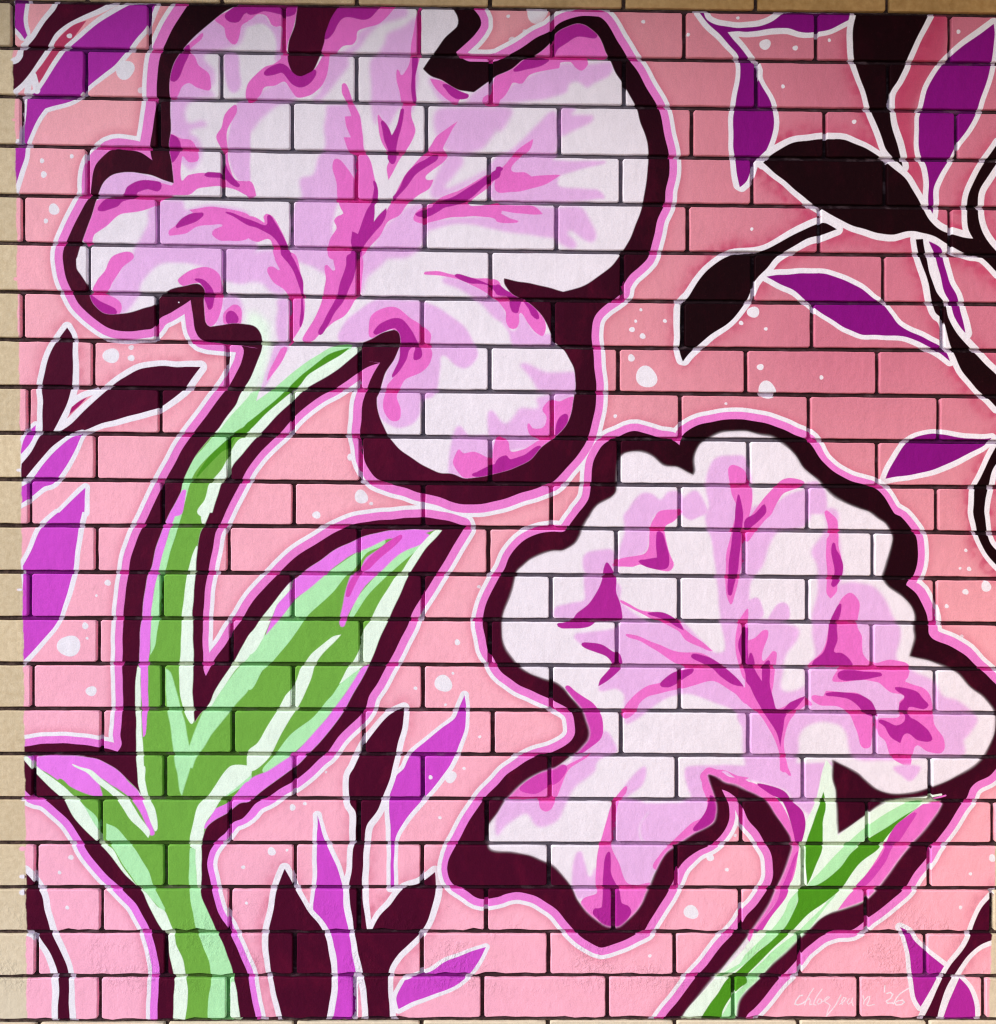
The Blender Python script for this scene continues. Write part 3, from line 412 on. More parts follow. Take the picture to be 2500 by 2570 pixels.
# ---------------------------------------------------------------- the mural: painted shapes -> paint maps in wall coordinates
TILE = 3.0432
TORG = {}
for i, ch in enumerate("ABCDEFGHIJKLMNOP"):
    TORG[ch] = ((i % 4) * 625.0, (0, 643, 1286, 1927)[i // 4])
X0, Y1 = px2wall([(-30, -30)])[0] + np.array((-.03, .03))
X1, Y0 = px2wall([(2530, 2600)])[0] + np.array((.04, -.04))
PPM = 1180.0
TW, TH = int((X1 - X0) * PPM), int((Y1 - Y0) * PPM)
def tex(P):
    Wp = px2wall(P)
    return np.stack([(Wp[:, 0] - X0) * PPM, (Y1 - Wp[:, 1]) * PPM], 1)
SPX = PPM / 1385.0                          # texture pixels per photo pixel

def parse_pts(tok, tile):
    out = []
    for t in tok:
        if t in TORG or t == 'Z': tile = t; continue
        corner = t.endswith('!'); v = [float(q) for q in t.rstrip('!').split(',')]
        if tile == 'Z': x, y = 1980 + v[0] / 5.95, 2440 + v[1] / 5.95
        else: x, y = TORG[tile][0] + v[0] / TILE, TORG[tile][1] + v[1] / TILE
        out.append((x, y, v[2] if len(v) > 2 else None, corner))
    return out
def spline(pts, closed, wob=1.0):
    """Catmull-Rom through the points (broken at corners); returns texture-space points and carried scales"""
    sc, cur = [], 1.0
    for p in pts:
        if p[2] is not None: cur = p[2]
        sc.append(cur)
    P = tex([(p[0], p[1]) for p in pts]); n = len(P)
    S = np.array(sc); C = [p[3] for p in pts]; out = []; so = []
    segs = n if closed else n - 1
    for i in range(segs):
        p1, p2 = P[i], P[(i + 1) % n]
        d = np.linalg.norm(p2 - p1)
        if d < 1e-6: continue
        p0 = P[(i - 1) % n] if (closed or i > 0) else p1
        p3 = P[(i + 2) % n] if (closed or i + 2 < n) else p2
        def tang(a, b, c, corner):
            if corner: return None
            t = (c - a); L = np.linalg.norm(t) + 1e-9
            return t / L * min(np.linalg.norm(b - a), np.linalg.norm(c - b)) 
        m1 = tang(p0, p1, p2, C[i] or (not closed and i == 0)); m2 = tang(p1, p2, p3, C[(i + 1) % n] or (not closed and i + 2 >= n))
        if m1 is None and m2 is None: m1 = m2 = p2 - p1
        elif m1 is None: m1 = 2 * (p2 - p1) * .75 - m2 * .5
        elif m2 is None: m2 = 2 * (p2 - p1) * .75 - m1 * .5
        k = max(2, int(d / 5)); t = np.arange(k)[:, None] / k
        h = (2*t**3-3*t**2+1) * p1 + (t**3-2*t**2+t) * m1 + (-2*t**3+3*t**2) * p2 + (t**3-t**2) * m2
        out.append(h); so.append(S[i] + (S[(i + 1) % n] - S[i]) * t[:, 0] if i + 1 < n else np.full(k, S[i]))
    if not closed: out.append(P[-1:]); so.append(S[-1:])
    Q = np.concatenate(out); so = np.concatenate(so)
    ph = RNG.uniform(0, 6.28, 6)            # the slight unsteadiness of a hand-held brush
    Q = Q + wob * np.stack([.8 * np.sin(Q[:, 1] / 23 + ph[0]) + .45 * np.sin(Q[:, 1] / 9 + Q[:, 0] / 31 + ph[1]),
                      .8 * np.sin(Q[:, 0] / 21 + ph[2]) + .45 * np.sin(Q[:, 0] / 8 + Q[:, 1] / 29 + ph[3])], 1)
    return Q, so
def blur(M, s):
    r = int(s * 2.5) + 1; k = np.exp(-.5 * (np.arange(-r, r + 1) / s) ** 2); k /= k.sum()
    for ax in (0, 1):
        A = np.zeros_like(M); Pd = np.pad(M, [(r, r) if a == ax else (0, 0) for a in (0, 1)], mode='edge')
        for i, kk in enumerate(k):
            A += kk * (Pd[i:i + M.shape[0]] if ax == 0 else Pd[:, i:i + M.shape[1]])
        M = A
    return M
def bbox(Q, pad):
    x0 = max(0, int(Q[:, 0].min() - pad)); x1 = min(TW, int(Q[:, 0].max() + pad) + 2)
    y0 = max(0, int(Q[:, 1].min() - pad)); y1 = min(TH, int(Q[:, 1].max() + pad) + 2)
    return x0, y0, x1, y1
def fill_mask(Q, soft=0):
    x0, y0, x1, y1 = bbox(Q, 2 + soft * 3)
    if x1 <= x0 or y1 <= y0: return None
    W_, H_, SS = x1 - x0, y1 - y0, 4
    A = Q - (x0, y0); B = np.roll(A, -1, 0)
    rr, xx, ss = [], [], []
    for (ax, ay), (bx, by) in zip(A, B):
        if ay == by: continue
        sg = 1 if by > ay else -1
        if sg < 0: ax, ay, bx, by = bx, by, ax, ay
        r0 = max(0, int(math.ceil(ay * SS - .5))); r1 = min(H_ * SS - 1, int(math.ceil(by * SS - .5)) - 1)
        if r1 < r0: continue
        rws = np.arange(r0, r1 + 1); rr.append(rws); xx.append(ax + (bx - ax) * ((rws + .5) / SS - ay) / (by - ay)); ss.append(np.full(len(rws), sg))
    acc = np.zeros((H_ * SS, W_ + 3), np.float32)
    if rr:
        rr = np.concatenate(rr); xx = np.concatenate(xx); ss = np.concatenate(ss)
        o = np.lexsort((xx, rr)); rr, xx, ss = rr[o], xx[o], ss[o]
        wa = np.cumsum(ss); wb = wa - ss; s = (wa != 0).astype(int) - (wb != 0).astype(int)
        xx = np.clip(xx, 0, W_); fx = np.floor(xx).astype(int); fr = xx - fx
        np.add.at(acc, (rr, fx), s * (1 - fr)); np.add.at(acc, (rr, fx + 1), s * fr)
    M = np.cumsum(acc, 1)[:, :W_].reshape(H_, SS, W_).mean(1)
    if soft: M = blur(M, soft)
    return x0, y0, M
def stroke_mask(Q, R, closed, soft=0):
    """R: radius at every point, in texture pixels"""
    pad = R.max() + 2 + soft * 3; x0, y0, x1, y1 = bbox(Q, pad)
    if x1 <= x0 or y1 <= y0: return None
    M = np.zeros((y1 - y0, x1 - x0), np.float32); n = len(Q)
    stp = 2
    idx = list(range(0, n, stp)) + ([0] if closed else [n - 1])
    for a, b in zip(idx[:-1], idx[1:]):
        p, q = Q[a], Q[b]; ra, rb = R[a], R[b]; rm = max(ra, rb) + 1.5
        bx0 = max(x0, int(min(p[0], q[0]) - rm)); bx1 = min(x1, int(max(p[0], q[0]) + rm) + 2)
        by0 = max(y0, int(min(p[1], q[1]) - rm)); by1 = min(y1, int(max(p[1], q[1]) + rm) + 2)
        if bx1 <= bx0 or by1 <= by0: continue
        gx = np.arange(bx0, bx1)[None] + .5; gy = np.arange(by0, by1)[:, None] + .5
        d = q - p; L = d @ d + 1e-9
        t = np.clip(((gx - p[0]) * d[0] + (gy - p[1]) * d[1]) / L, 0, 1)
        ds = np.sqrt((gx - p[0] - t * d[0]) ** 2 + (gy - p[1] - t * d[1]) ** 2)
        sub = M[by0 - y0:by1 - y0, bx0 - x0:bx1 - x0]
        np.maximum(sub, np.clip(.5 + ra + (rb - ra) * t - ds, 0, 1), out=sub)
    if soft: M = blur(M, soft)
    return x0, y0, M

# paint colours (sRGB) : on the brick face, and how the same stroke looks down in the mortar joint
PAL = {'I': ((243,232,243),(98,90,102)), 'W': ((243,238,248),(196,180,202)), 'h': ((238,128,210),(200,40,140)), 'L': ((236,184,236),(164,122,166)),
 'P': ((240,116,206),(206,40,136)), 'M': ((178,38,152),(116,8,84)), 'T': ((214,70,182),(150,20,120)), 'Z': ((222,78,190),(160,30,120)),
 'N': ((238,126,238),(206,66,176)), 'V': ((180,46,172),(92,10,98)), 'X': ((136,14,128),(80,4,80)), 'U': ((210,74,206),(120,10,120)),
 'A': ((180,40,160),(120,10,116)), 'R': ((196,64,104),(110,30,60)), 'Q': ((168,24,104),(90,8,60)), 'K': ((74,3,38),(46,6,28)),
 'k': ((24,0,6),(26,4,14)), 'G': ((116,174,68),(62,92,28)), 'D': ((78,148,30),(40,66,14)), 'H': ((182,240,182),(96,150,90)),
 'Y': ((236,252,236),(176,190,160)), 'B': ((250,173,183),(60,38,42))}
def lin(c):
    c = np.asarray(c, float) / 255.0
    return np.where(c <= .04045, c / 12.92, ((c + .055) / 1.055) ** 2.4)
CV = np.zeros((TH, TW, 6), np.float32)
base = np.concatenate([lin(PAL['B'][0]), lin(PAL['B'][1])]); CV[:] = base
# the ground colour shifts: rosier low on the left, more salmon higher up, deeper upper right
gy, gx = np.mgrid[0:TH, 0:TW].astype(np.float32); gx /= TW; gy /= TH
rosy = np.clip(gy * 1.2 - gx * .7 + .05, 0, 1)[..., None]
CV[..., :3] += rosy * (lin((255, 180, 207)) - lin(PAL['B'][0])).astype(np.float32)
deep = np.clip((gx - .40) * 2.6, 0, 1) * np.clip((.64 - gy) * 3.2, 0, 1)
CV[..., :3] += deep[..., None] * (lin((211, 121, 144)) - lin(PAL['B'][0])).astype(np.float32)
del gx, gy, rosy, deep
def put(mask, code, op=1.0, clip=None):
    if mask is None: return
    x0, y0, M = mask; h, w_ = M.shape; a = M * op
    if clip is not None: a = a * clip[y0:y0 + h, x0:x0 + w_]
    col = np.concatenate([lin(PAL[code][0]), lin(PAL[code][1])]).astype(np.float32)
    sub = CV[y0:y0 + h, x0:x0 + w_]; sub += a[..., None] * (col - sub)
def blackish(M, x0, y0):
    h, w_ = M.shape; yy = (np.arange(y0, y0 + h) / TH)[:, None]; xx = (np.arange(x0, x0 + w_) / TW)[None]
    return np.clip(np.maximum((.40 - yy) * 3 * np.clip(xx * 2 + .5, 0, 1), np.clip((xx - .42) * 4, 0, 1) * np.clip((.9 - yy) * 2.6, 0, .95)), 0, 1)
def full(masks):
    F = np.zeros((TH, TW), np.float32)
    for mk in masks:
        if mk is None: continue
        x0, y0, M = mk; s = F[y0:y0 + M.shape[0], x0:x0 + M.shape[1]]; np.maximum(s, M, out=s)
    return F
GR = {}
sec, tile = None, 'A'
for ln in MURAL.splitlines():
    ln = ln.strip()
    if not ln or ln[0] == '#': continue
    if ln[0] == '[': sec = ln[1:-1]; GR.setdefault(sec, []); continue
    if ln[0] == '@': tile = ln[1]; continue
    if ln[0] == ';': GR[sec].append(dict(k=';', pts=parse_pts(ln[1:].split(), tile))); continue
    hd, body = ln.split(':'); hd = hd.split(); d = dict(k=hd[0], c=hd[1], w=0.0, op=1.0, g='g' in hd[2:], plus='+' in hd[2:], r=None)
    nums = [t for t in hd[2:] if t.replace('.', '').isdigit()]
    if nums: d['w'] = float(nums[0])
    if len(nums) > 1: d['op'] = float(nums[1])
    for t in hd[2:]:
        if t[0] == 'r': d['r'] = float(t[1:])
    if d['k'] == 'D':
        d['dots'] = [(TORG[tile][0] + a / TILE, TORG[tile][1] + b / TILE, c / TILE) for a, b, c in ([float(q) for q in t.split(',')] for t in body.split())]
    else:
        d['pts'] = parse_pts(body.split(), tile)
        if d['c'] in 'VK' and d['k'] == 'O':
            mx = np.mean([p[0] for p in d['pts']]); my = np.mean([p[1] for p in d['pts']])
            if mx > 1500 and my < 1700: d['c'] = {'V': 'X', 'K': 'k'}[d['c']]  # darker purple and maroon for upper-right leaves, painting in the dimmer light
    GR[sec].append(d)
RANK = {'L': 0, 'H': 1, 'P': 2, 'N': 2, 'Y': 2.5, 'T': 2.8, 'Z': 2.9, 'M': 3, 'D': 3, 'G': 2, 'K': 5}
def rank(d): return d['r'] if d['r'] is not None else RANK.get(d['c'], 1) + (3 if d['plus'] else 0)
def draw(d, clip=None):
    if d['k'] == 'D':
        for x, y, rad in d['dots']:
            a = np.linspace(0, 6.283, 24, endpoint=False); q = RNG.uniform(0, 6.28); e = 1 + .07 * np.sin(2 * a + q) + .05 * np.sin(3 * a - q)
            T = tex(np.stack([x + rad * e * np.cos(a), y + rad * e * np.sin(a)], 1)); put(fill_mask(T), d['c'], .96, clip)
        return
    if d['k'] == 'S':
        Q, _ = spline(d['pts'], False, .5); R = np.full(len(Q), d['w'] / (5.95 if d['pts'] and sec_of == 'SIG' else TILE) * SPX)
        put(stroke_mask(Q, R, False), d['c'], min(1, d['op'] * (1.6 if sec_of == 'SIG' else 1)), clip); return
    Q, _ = spline(d['pts'], True)
    if d['k'] == 'O':
        ph = RNG.uniform(0, 6.28, 2); t = np.arange(len(Q))
        R = d['w'] / TILE * SPX * (1 + .09 * np.sin(t / 13 + ph[0]) + .06 * np.sin(t / 5 + ph[1]))
        put(stroke_mask(Q, R, True), 'W', .97, clip)
        put(fill_mask(Q), d['c'], 1, clip)
    else:
        s = d['w'] * SPX
        put(fill_mask(Q, s if s > .8 else .45), d['c'], d['op'], clip)
CLOUD = blur(np.repeat(np.repeat(RNG.normal(0, 3.4, (TH // 6 + 1, TW // 6 + 1)).astype(np.float32), 6, 0), 6, 1)[:TH, :TW], 5)
CLOUD = np.clip(CLOUD, -1, 1)
for s in ('BG', 'BG2'):                     # sprayed reddish shadow tone round the dark leaves
    for d in GR[s]:
        if d.get('g'):
            Q, _ = spline(d['pts'], True)
            tr = d['c'] == 'k'
            ph = RNG.uniform(0, 6.28, 2); t = np.arange(len(Q)); mod = .55 + .45 * np.sin(t / 41 + ph[0]) * np.sin(t / 23 + ph[1])
            mk = stroke_mask(Q, (d['w'] / TILE + (32 if tr else 18) * mod) * SPX, True, 12)
            if mk: put((mk[0], mk[1], mk[2] * (.9 + .3 * CLOUD[mk[1]:mk[1] + mk[2].shape[0], mk[0]:mk[0] + mk[2].shape[1]])), 'R', .72 if tr else .45)
sec_of = 'BG'
for d in sorted(GR['BG'], key=lambda d: d['k'] == 'D'): draw(d)
for d in GR['BG2']: draw(d)
outs = []
for s in ('OUTA', 'OUTB'):
    for d in GR[s]:
        Q, S = spline(d['pts'], True); outs.append((s, Q, S))
for s, Q, S in outs:                        # faint sprayed edge, white line, pink band, dark contour
    put(stroke_mask(Q, (112 * S + 30) / TILE * SPX, True, 7), 'R', .36)
for s, Q, S in outs: put(stroke_mask(Q, (78 * S + 33) / TILE * SPX, True), 'W', .97)
for s, Q, S in outs: put(stroke_mask(Q, (78 * S) / TILE * SPX, True), 'h', 1)
fade = np.clip((np.linspace(0, SRC_H, TH) - 1500) / 500, 0, 1)[:, None].astype(np.float32) * np.clip(1.6 - np.linspace(0, 2.6, TW), 0, 1)[None].astype(np.float32)
for s, Q, S in outs:
    mk = stroke_mask(Q, (78 * S) / TILE * SPX, True)
    if mk: put(mk, 'N', .8, fade)
for s, Q, S in outs:                        # contour blackened towards the top and right, painting in the dimmer light
    mk = fill_mask(Q); put(mk, 'K', 1)
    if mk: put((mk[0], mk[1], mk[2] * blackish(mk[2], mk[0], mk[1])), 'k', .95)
for s, det in (('INA', 'FA'), ('INB', 'FB')):
    cl = full([fill_mask(spline(d['pts'], True)[0], .5) for d in GR[s]])
    cs = full([fill_mask(spline(d['pts'], True)[0], 2.2) for d in GR[s]]) if s == 'INB' else cl
    cl = cl * .35 + cs * .65
    put((0, 0, cl), 'I')
    for d in sorted(GR[det], key=rank): draw(d, cl)
    for d in GR.get({'INA': 'KA', 'INB': 'TOPB'}[s], []): draw(d)
sec_of = 'SIG'
for d in GR['SIG']: draw(d)
# painted area: ragged left edge, top and bottom bed joints, right edge
edge = [(33,-6),(33,120),(33,230),(37,240),(38,364),(40,400),(41,560),(43,650),(45,800),(48,900),(51,1086),(54,1200),(54,1430),(58,1560),(60,1700),(62,1900),(64,2100),(66,2300),(67,2561)]
bot = [(x, jy(22, x) + 1) for x in range(100, 2480, 120)]
rt = [(2482,2560),(2485,2450),(2488,2387),(2492,2300),(2496,2230),(2500,2100),(2540,1300),(2570,0)]
top = [(x, jy(0, x) - 1.5) for x in range(2500, 30, -120)]
Qe = tex(edge + bot + rt + top)
kk = []
for a, b in zip(Qe, np.roll(Qe, -1, 0)):
    n_ = max(1, int(np.linalg.norm(b - a) / 3)); kk += [a + (b - a) * i / n_ for i in range(n_)]
Qe = np.array(kk)
Qe = Qe + np.stack([1.0 * np.sin(Qe[:, 1] / 17) + .8 * np.sin(Qe[:, 1] / 5.3) * np.sin(Qe[:, 1] / 41) + RNG.normal(0, .35, len(Qe)), RNG.normal(0, .3, len(Qe))], 1)
drips = [(38, 300, 4), (43, 700, 5), (57, 2130, 6), (57, 2200, 5), (57, 2240, 7), (50, 1180, 4), (36, 150, 4), (50, 1480, 3), (60, 2006, 5)]
COV = full([fill_mask(Qe, .7)] + [fill_mask(tex([(x + 9 * math.cos(t) , y + r * math.sin(t)) for t in np.linspace(0, 6.28, 14)]), .8) for x, y, r in drips])
def make_image(name, rgb, a):
    im = bpy.data.images.new(name, TW, TH, alpha=True, float_buffer=False)
    im.alpha_mode = 'CHANNEL_PACKED'
    s = np.clip(rgb, 0, 1); s = np.where(s <= .0031308, s * 12.92, 1.055 * s ** (1 / 2.4) - .055)
    A = np.empty((TH, TW, 4), np.float32); A[..., :3] = s; A[..., 3] = a
    im.pixels.foreach_set(np.ascontiguousarray(A[::-1]).ravel()); im.update(); im.pack()
    return im
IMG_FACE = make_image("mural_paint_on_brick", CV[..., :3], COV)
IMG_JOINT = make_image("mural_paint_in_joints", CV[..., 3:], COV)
# ---------------------------------------------------------------- materials
def mat(name):
    m = bpy.data.materials.new(name); m.use_nodes = True
    nt = m.node_tree; b = nt.nodes['Principled BSDF']; return m, nt, b
def N(nt, t, **k):
    n = nt.nodes.new(t)
    for a, v in k.items():
        if a in ('operation', 'blend_type', 'data_type', 'extension', 'interpolation', 'image', 'noise_dimensions', 'uv_map', 'clamp', 'feature'): setattr(n, a, v)
    return n
def noise(nt, co, scale, detail=3, rough=.55, dist=0.0):
    n = nt.nodes.new('ShaderNodeTexNoise'); n.inputs['Scale'].default_value = scale; n.inputs['Detail'].default_value = detail
    n.inputs['Roughness'].default_value = rough; n.inputs['Distortion'].default_value = dist; nt.links.new(co, n.inputs['Vector']); return n.outputs['Fac']
def mrange(nt, v, a, b, c, d):
    n = nt.nodes.new('ShaderNodeMapRange'); nt.links.new(v, n.inputs[0])
    for i, q in enumerate((a, b, c, d)): n.inputs[i + 1].default_value = q
    return n.outputs[0]
def mth(nt, op, a, b):
    n = nt.nodes.new('ShaderNodeMath'); n.operation = op
    for i, q in enumerate((a, b)):
        if isinstance(q, (int, float)): n.inputs[i].default_value = q
        else: nt.links.new(q, n.inputs[i])
    return n.outputs[0]
def mix(nt, f, a, b, bt='MIX'):
    n = nt.nodes.new('ShaderNodeMix'); n.data_type = 'RGBA'; n.blend_type = bt
    for i, q in ((0, f), (6, a), (7, b)):
        if isinstance(q, (int, float)): n.inputs[i].default_value = q
        elif isinstance(q, tuple): n.inputs[i].default_value = (*q, 1)
        else: nt.links.new(q, n.inputs[i])
    return n.outputs[2]
def uvc(nt):
    n = nt.nodes.new('ShaderNodeUVMap'); n.uv_map = 'wall'; return n.outputs[0]
def geo(nt): return nt.nodes.new('ShaderNodeNewGeometry').outputs['Position']
def scaled(nt, co, v):
    n = nt.nodes.new('ShaderNodeVectorMath'); n.operation = 'MULTIPLY'; nt.links.new(co, n.inputs[0]); n.inputs[1].default_value = v; return n.outputs[0]
def image(nt, im):
    n = nt.nodes.new('ShaderNodeTexImage'); n.image = im; n.extension = 'EXTEND'; n.interpolation = 'Linear'; nt.links.new(uvc(nt), n.inputs[0]); return n

def brick_material(painted=True):
    m, nt, b = mat("painted_brick" if painted else "bare_brick"); P = geo(nt); oi = nt.nodes.new('ShaderNodeObjectInfo')
    # bare sand-coloured brick
    f1 = noise(nt, P, 90, 4); f2 = noise(nt, P, 420, 3, .7); f3 = noise(nt, P, 7, 2)
    c = mix(nt, mrange(nt, f1, .3, .7, 0, 1), tuple(lin((214, 192, 158))), tuple(lin((234, 214, 182))))
    c = mix(nt, mrange(nt, f2, .35, .75, 0, .45), c, tuple(lin((192, 166, 124))))
    vari = mrange(nt, oi.outputs['Random'], 0, 1, .90, 1.06)
    c = mix(nt, 1.0, c, mix(nt, 1.0, (1, 1, 1), (1, 1, 1)), 'MULTIPLY')
    hs = nt.nodes.new('ShaderNodeHueSaturation'); nt.links.new(c, hs.inputs['Color']); nt.links.new(vari, hs.inputs['Value']); c = hs.outputs[0]
    sep = nt.nodes.new('ShaderNodeSeparateXYZ'); nt.links.new(P, sep.inputs[0])
    # the course above the mural is browned towards the right, painting in dimmer light
    topf = mrange(nt, sep.outputs[2], Z0 - .012, Z0 - .004, 0, 1)
    brown = mix(nt, mrange(nt, f1, .3, .7, 0, 1), tuple(lin((176, 136, 84))), tuple(lin((198, 160, 106))))
    rightf = mth(nt, 'MULTIPLY', topf, mrange(nt, sep.outputs[0], .3, 1.3, .15, 1))
    c = mix(nt, rightf, c, brown)
    soot = mth(nt, 'MULTIPLY', topf, mrange(nt, f3, .5, .68, 0, .35))
    c = mix(nt, soot, c, tuple(lin((110, 84, 48))))
    low = mrange(nt, sep.outputs[2], Z0 - 1.50, Z0 - 1.86, 0, 1)
    c = mix(nt, mth(nt, 'MULTIPLY', low, .5), c, tuple(lin((232, 222, 204))))
    if painted:
        im = image(nt, IMG_FACE)
        # paint film: brushy unevenness, tiny pinholes
        pm = noise(nt, scaled(nt, P, (1, 1, .45)), 55, 4, .6, .6); pf = noise(nt, P, 480, 2, .6); pb = noise(nt, P, 9, 3)
        hs2 = nt.nodes.new('ShaderNodeHueSaturation'); nt.links.new(im.outputs[0], hs2.inputs['Color'])
        v = mth(nt, 'MULTIPLY', mth(nt, 'MULTIPLY', mrange(nt, pm, .25, .75, .95, 1.05), mrange(nt, pf, .3, .7, .93, 1.065)), mrange(nt, pb, .3, .7, .97, 1.03))
        nt.links.new(v, hs2.inputs['Value']); pc = hs2.outputs[0]
        # dark paint is thin in places and shows the reddish undercoat
        lum = nt.nodes.new('ShaderNodeRGBToBW'); nt.links.new(im.outputs[0], lum.inputs[0])
        dk = mth(nt, 'MULTIPLY', mrange(nt, lum.outputs[0], .012, .05, 1, 0), mrange(nt, lum.outputs[0], .003, .010, .15, 1))
        und = mth(nt, 'MULTIPLY', dk, mrange(nt, noise(nt, scaled(nt, P, (1.4, 1, .8)), 13, 6, .72, .4), .5, .8, 0, .42))
        pc = mix(nt, und, pc, tuple(lin((122, 14, 52))))
        dots = mth(nt, 'MULTIPLY', mrange(nt, lum.outputs[0], .03, .3, .25, .5), mrange(nt, noise(nt, P, 260, 3, .7), .66, .76, 0, 1))
        pc = mix(nt, dots, pc, mix(nt, .5, pc, tuple(lin((150, 80, 90)))))
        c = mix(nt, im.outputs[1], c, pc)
    nt.links.new(c, b.inputs['Base Color'])
    b.inputs['Roughness'].default_value = .72; b.inputs['Specular IOR Level'].default_value = .08
    # relief: orange-peel paint everywhere, pits, and drag marks on the lowest courses
    bh = noise(nt, P, 330, 4, .65); bl = noise(nt, P, 75, 3, .5)
    drag = noise(nt, scaled(nt, P, (1, 1, .8)), 95, 5, .7, .2)
    patch = mrange(nt, noise(nt, scaled(nt, P, (1, 1, 1.6)), 7, 2), .47, .6, 0, 1)
    wt = mth(nt, 'MULTIPLY', mth(nt, 'MULTIPLY', patch, mrange(nt, sep.outputs[2], Z0 - 1.62, Z0 - 1.70, 0, 1)), mrange(nt, sep.outputs[2], Z0 - 1.84, Z0 - 1.80, 0, 1))
    h = mth(nt, 'ADD', mth(nt, 'MULTIPLY', bh, .00036), mth(nt, 'MULTIPLY', bl, .0008))
    if painted: h = mth(nt, 'ADD', h, mth(nt, 'MULTIPLY', lum.outputs[0], .00022)); h = mth(nt, 'ADD', h, mth(nt, 'MULTIPLY', pm, .0006))
    h = mth(nt, 'ADD', h, mth(nt, 'MULTIPLY', mth(nt, 'MULTIPLY', mrange(nt, drag, .45, .66, 0, 1), wt), .0010))
    bp = nt.nodes.new('ShaderNodeBump'); bp.inputs['Strength'].default_value = 1; bp.inputs['Distance'].default_value = 1.0
    nt.links.new(h, bp.inputs['Height']); nt.links.new(bp.outputs[0], b.inputs['Normal'])
    return m
def mortar_material():
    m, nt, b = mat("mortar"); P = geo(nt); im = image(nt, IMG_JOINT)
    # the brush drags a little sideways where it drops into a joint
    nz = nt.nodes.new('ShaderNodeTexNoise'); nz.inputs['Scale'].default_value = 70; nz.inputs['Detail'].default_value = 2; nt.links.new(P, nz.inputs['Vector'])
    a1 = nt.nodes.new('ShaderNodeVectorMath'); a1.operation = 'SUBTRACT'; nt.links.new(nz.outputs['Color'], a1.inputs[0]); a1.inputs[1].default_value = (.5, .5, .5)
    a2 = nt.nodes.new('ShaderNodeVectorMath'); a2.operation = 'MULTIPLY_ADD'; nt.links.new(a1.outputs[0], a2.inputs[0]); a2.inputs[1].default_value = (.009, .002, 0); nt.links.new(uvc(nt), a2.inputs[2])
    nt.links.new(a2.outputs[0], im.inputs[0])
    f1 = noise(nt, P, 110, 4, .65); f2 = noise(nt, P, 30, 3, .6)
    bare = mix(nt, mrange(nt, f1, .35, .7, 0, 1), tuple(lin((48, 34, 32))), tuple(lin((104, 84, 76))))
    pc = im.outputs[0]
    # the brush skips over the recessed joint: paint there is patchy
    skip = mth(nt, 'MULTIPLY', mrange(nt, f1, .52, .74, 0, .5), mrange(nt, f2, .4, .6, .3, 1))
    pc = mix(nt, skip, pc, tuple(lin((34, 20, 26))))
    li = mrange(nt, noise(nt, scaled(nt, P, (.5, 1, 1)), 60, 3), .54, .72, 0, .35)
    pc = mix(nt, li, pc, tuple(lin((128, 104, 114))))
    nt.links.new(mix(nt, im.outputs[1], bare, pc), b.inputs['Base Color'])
    b.inputs['Roughness'].default_value = .85; b.inputs['Specular IOR Level'].default_value = .2
    h = mth(nt, 'ADD', mth(nt, 'MULTIPLY', noise(nt, P, 260, 4, .7), .0012), mth(nt, 'MULTIPLY', f2, .001))
    sp = noise(nt, P, 190, 4, .75)
    h = mth(nt, 'ADD', h, mth(nt, 'MULTIPLY', sp, .0016))
    bp = nt.nodes.new('ShaderNodeBump'); nt.links.new(h, bp.inputs['Height']); bp.inputs['Distance'].default_value = 1.0
    nt.links.new(bp.outputs[0], b.inputs['Normal']); return m
def plain(name, c, rough=.8, sc=12, amt=.15):
    m, nt, b = mat(name); P = geo(nt); f = noise(nt, P, sc, 5)
    c = lin(c); nt.links.new(mix(nt, f, tuple(c * (1 - amt)), tuple(np.minimum(c * (1 + amt), 1))), b.inputs['Base Color']); b.inputs['Roughness'].default_value = rough
    bp = nt.nodes.new('ShaderNodeBump'); nt.links.new(noise(nt, P, sc * 12, 4), bp.inputs['Height']); bp.inputs['Distance'].default_value = .002; nt.links.new(bp.outputs[0], b.inputs['Normal'])
    return m
M_BRICK = brick_material(); M_MORTAR = mortar_material()

# ---------------------------------------------------------------- the wall
def setuv(me):
    uv = me.uv_layers.new(name='wall'); n = len(me.loops); vi = np.empty(n, np.int32); me.loops.foreach_get('vertex_index', vi)
    co = np.empty(len(me.vertices) * 3, np.float32); me.vertices.foreach_get('co', co); co = co.reshape(-1, 3)[vi]
    a = np.empty((n, 2), np.float32); a[:, 0] = (co[:, 0] - X0) / (TW / PPM); a[:, 1] = (co[:, 2] - Z0 - (Y1 - TH / PPM)) / (TH / PPM)
    uv.data.foreach_set('uv', a.ravel())
def link(name, me, parent=None):
    o = bpy.data.objects.new(name, me); SC.collection.objects.link(o)
    if parent: o.parent = parent
    return o
wall = bpy.data.objects.new('brick_mural', None); SC.collection.objects.link(wall)
wall['label'] = 'sandy brick wall painted with a mural of two big pink flowers'
wall['category'] = 'wall'
HJ = 5.3                                    # half a joint, photo pixels
def brick_outline(r, xl, xr):
    """corners in wall metres of the brick of course r between perpends at xl, xr (pixels)"""
    lean = (xl + xr) * 0
    c = []
    for x, dx in ((xl, HJ), (xr, -HJ)):
        for rr, dy in ((r, HJ), (r + 1, -HJ)): c.append((x + dx, jy(rr, x + dx) + dy))
    tl, bl, tr, br = px2wall(c); return tl, tr, br, bl
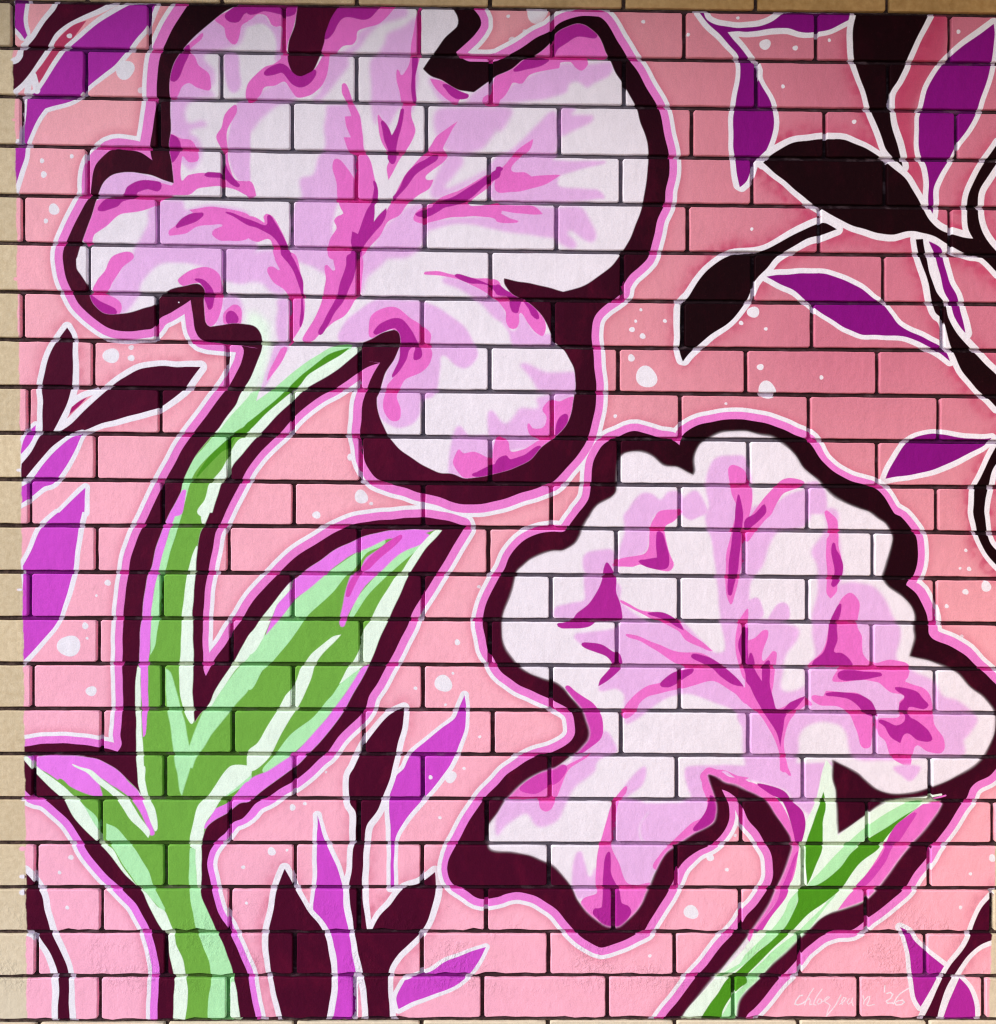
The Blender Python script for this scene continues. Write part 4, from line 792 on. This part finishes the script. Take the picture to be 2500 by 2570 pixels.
def add_brick(bm, cor, rough_bottom, rng, rough_top=False):
    tl, tr, br, bl = [np.array(c) for c in cor]
    ring = []
    def side(a, b, n, amp):
        L = np.linalg.norm(b - a); d = (b - a) / L; nrm = np.array((d[1], -d[0])); cr = .0026
        ring.append((a + d * cr * 1.0, 0))
        for i in range(1, n):
            ring.append((a + d * L * i / n + nrm * rng.normal(0, amp), 0))
        ring.append((b - d * cr, 0))
    j = .00025
    side(tl, tr, 12, .0007 if rough_top else j); side(tr, br, 4, j); side(br, bl, 12, .0012 if rough_bottom else j); side(bl, tl, 4, j)
    pts = np.array([q[0] for q in ring]); ctr = (tl + tr + br + bl) / 4
    off = rng.normal(0, .0005); tx, ty = rng.normal(0, .0016), rng.normal(0, .004)
    def lay(inset, y):
        vs = []
        for p in pts:
            d = ctr - p; s = np.sign(d); 
            q = p + np.array((s[0] * min(inset, abs(d[0])), s[1] * min(inset, abs(d[1]))))
            vs.append(bm.verts.new((q[0], y + off + tx * (q[0] - ctr[0]) + ty * (q[1] - ctr[1]), q[1] + Z0)))
        return vs
    L = [lay(.0018, 0.0), lay(.0006, .0005), lay(0, .0018), lay(0, .032)]
    f = bm.faces.new(L[0][::-1]) if False else bm.faces.new(L[0]); n = len(pts)
    for a, b in zip(L[:-1], L[1:]):
        for i in range(n):
            q = bm.faces.new((a[i], a[(i + 1) % n], b[(i + 1) % n], b[i])); q.smooth = True
def course_perps(r):
    if r in PERP: xs = PERP[r]
    else: xs = PERP[-1] if r % 2 else PERP[0] if r < 0 else PERP[22] if r % 2 == 0 else PERP[21]
    xs = list(xs); dl = xs[1] - xs[0]; dr = xs[-1] - xs[-2]
    L = [xs[0] - dl * k for k in range(4, 0, -1)]; Rr = [xs[-1] + dr * k for k in range(1, 5)]
    return L + xs + Rr
def facing(bm):
    bmesh.ops.recalc_face_normals(bm, faces=bm.faces)
rngb = np.random.default_rng(3)
outer = bmesh.new(); count = 0
for r in range(-3, 26):
    xs = course_perps(r)
    for a, b in zip(xs[:-1], xs[1:]):
        cor = brick_outline(r, a, b)
        yt, yb = jy(r, (a + b) / 2), jy(r + 1, (a + b) / 2)
        seen = b > 4 and a < 2496 and yb > 6 and yt < 2566
        if not seen:
            add_brick(outer, cor, False, rngb); continue
        bm = bmesh.new(); add_brick(bm, cor, r in (19, 20, 21) and rngb.random() < .9, rngb, r in (20, 21)); facing(bm)
        me = bpy.data.meshes.new('brick'); bm.to_mesh(me); bm.free(); me.materials.append(M_BRICK); setuv(me)
        o = link('brick', me, wall); count += 1
        if r < 0 or r > 21: o['label'] = 'bare sandy brick just above the mural' if r < 0 else 'bare sandy brick just below the mural'
        elif a < 45 and b < 110: o['label'] = 'bare sandy brick at the left of the mural'
        elif a < 60: o['label'] = 'brick at the left edge of the mural, part bare and part painted'
facing(outer); me = bpy.data.meshes.new('outer_bricks'); outer.to_mesh(me); outer.free(); me.materials.append(M_BRICK); setuv(me)
ob = link('outer_bricks', me, wall); ob['kind'] = 'stuff'
# mortar: a backing sheet seen in the deep upright joints, and a shallower rounded bed in every level joint
bm = bmesh.new()
xa, xb = px2wall([(-1330, 1200)])[0][0], px2wall([(3830, 1200)])[0][0]
za, zb = px2wall([(1250, jy(26, 1250))])[0][1] + Z0, px2wall([(1250, jy(-3, 1250))])[0][1] + Z0
gx_ = np.linspace(xa, xb, 60); gz_ = np.linspace(za - .02, zb + .02, 50)
gv = [[bm.verts.new((x, .0085, z)) for x in gx_] for z in gz_]
for i in range(len(gz_) - 1):
    for k in range(len(gx_) - 1): bm.faces.new((gv[i][k], gv[i][k + 1], gv[i + 1][k + 1], gv[i + 1][k]))
for r in range(-2, 26):
    X = np.arange(-1330, 3830, 14.0); prev = None
    for i, x in enumerate(X):
        n1, n2 = rngb.normal(0, .35), rngb.normal(0, .0003)
        row = []
        for dy, dep in ((-HJ - 3, .0095), (-HJ + .3, .0066), (-1.2, .0048), (2.4, .0042), (HJ - .2, .0052), (HJ + 3, .0080)):
            q = px2wall([(x, jy(r, x) + dy + n1)])[0]; row.append(bm.verts.new((q[0], dep + n2 + rngb.normal(0, .0002), q[1] + Z0)))
        if prev:
            for k in range(5):
                fc = bm.faces.new((prev[k], prev[k + 1], row[k + 1], row[k])); fc.smooth = True
        prev = row
facing(bm)
for fc in bm.faces:
    if fc.normal.y > 0: fc.normal_flip()
me = bpy.data.meshes.new('mortar'); bm.to_mesh(me); bm.free(); me.materials.append(M_MORTAR); setuv(me); link('mortar', me, wall)
# wall core, ground, unseen overhang added to darken the top of the wall
def box(name, x0, x1, y0, y1, z0, z1, m_, parent=None):
    bm = bmesh.new(); bmesh.ops.create_cube(bm, size=1)
    for v in bm.verts: v.co = Vector(((x0 + x1) / 2 + v.co.x * (x1 - x0), (y0 + y1) / 2 + v.co.y * (y1 - y0), (z0 + z1) / 2 + v.co.z * (z1 - z0)))
    bmesh.ops.bevel(bm, geom=list(bm.edges), offset=.006, segments=2, affect='EDGES')
    me = bpy.data.meshes.new(name); bm.to_mesh(me); bm.free(); me.materials.append(m_); return link(name, me, parent)
box('wall_core', xa - .05, xb + .05, .034, .24, 0, zb + .06, plain('render_coat', (150, 130, 110)), wall)
bm = bmesh.new(); bmesh.ops.create_grid(bm, x_segments=4, y_segments=4, size=60)
me = bpy.data.meshes.new('ground'); bm.to_mesh(me); bm.free(); me.materials.append(plain('concrete_paving', (176, 170, 160), .85, 3)); g = link('ground', me); g['kind'] = 'structure'
e = box('added_shade_eave', xa - 1, xb + 1, ADDED_EAVE_Y, .3, zb + .045, zb + .17, plain('added_eave_board', (150, 140, 128)))
e['kind'] = 'structure'

rw = box('added_shade_wall', XR_ADDED_WALL, XR_ADDED_WALL + .24, -1.3, .0, 0, zb + .045, plain('added_wall_render', (170, 142, 104))); rw['kind'] = 'structure'  # unseen wall added to block sky light and darken the right side
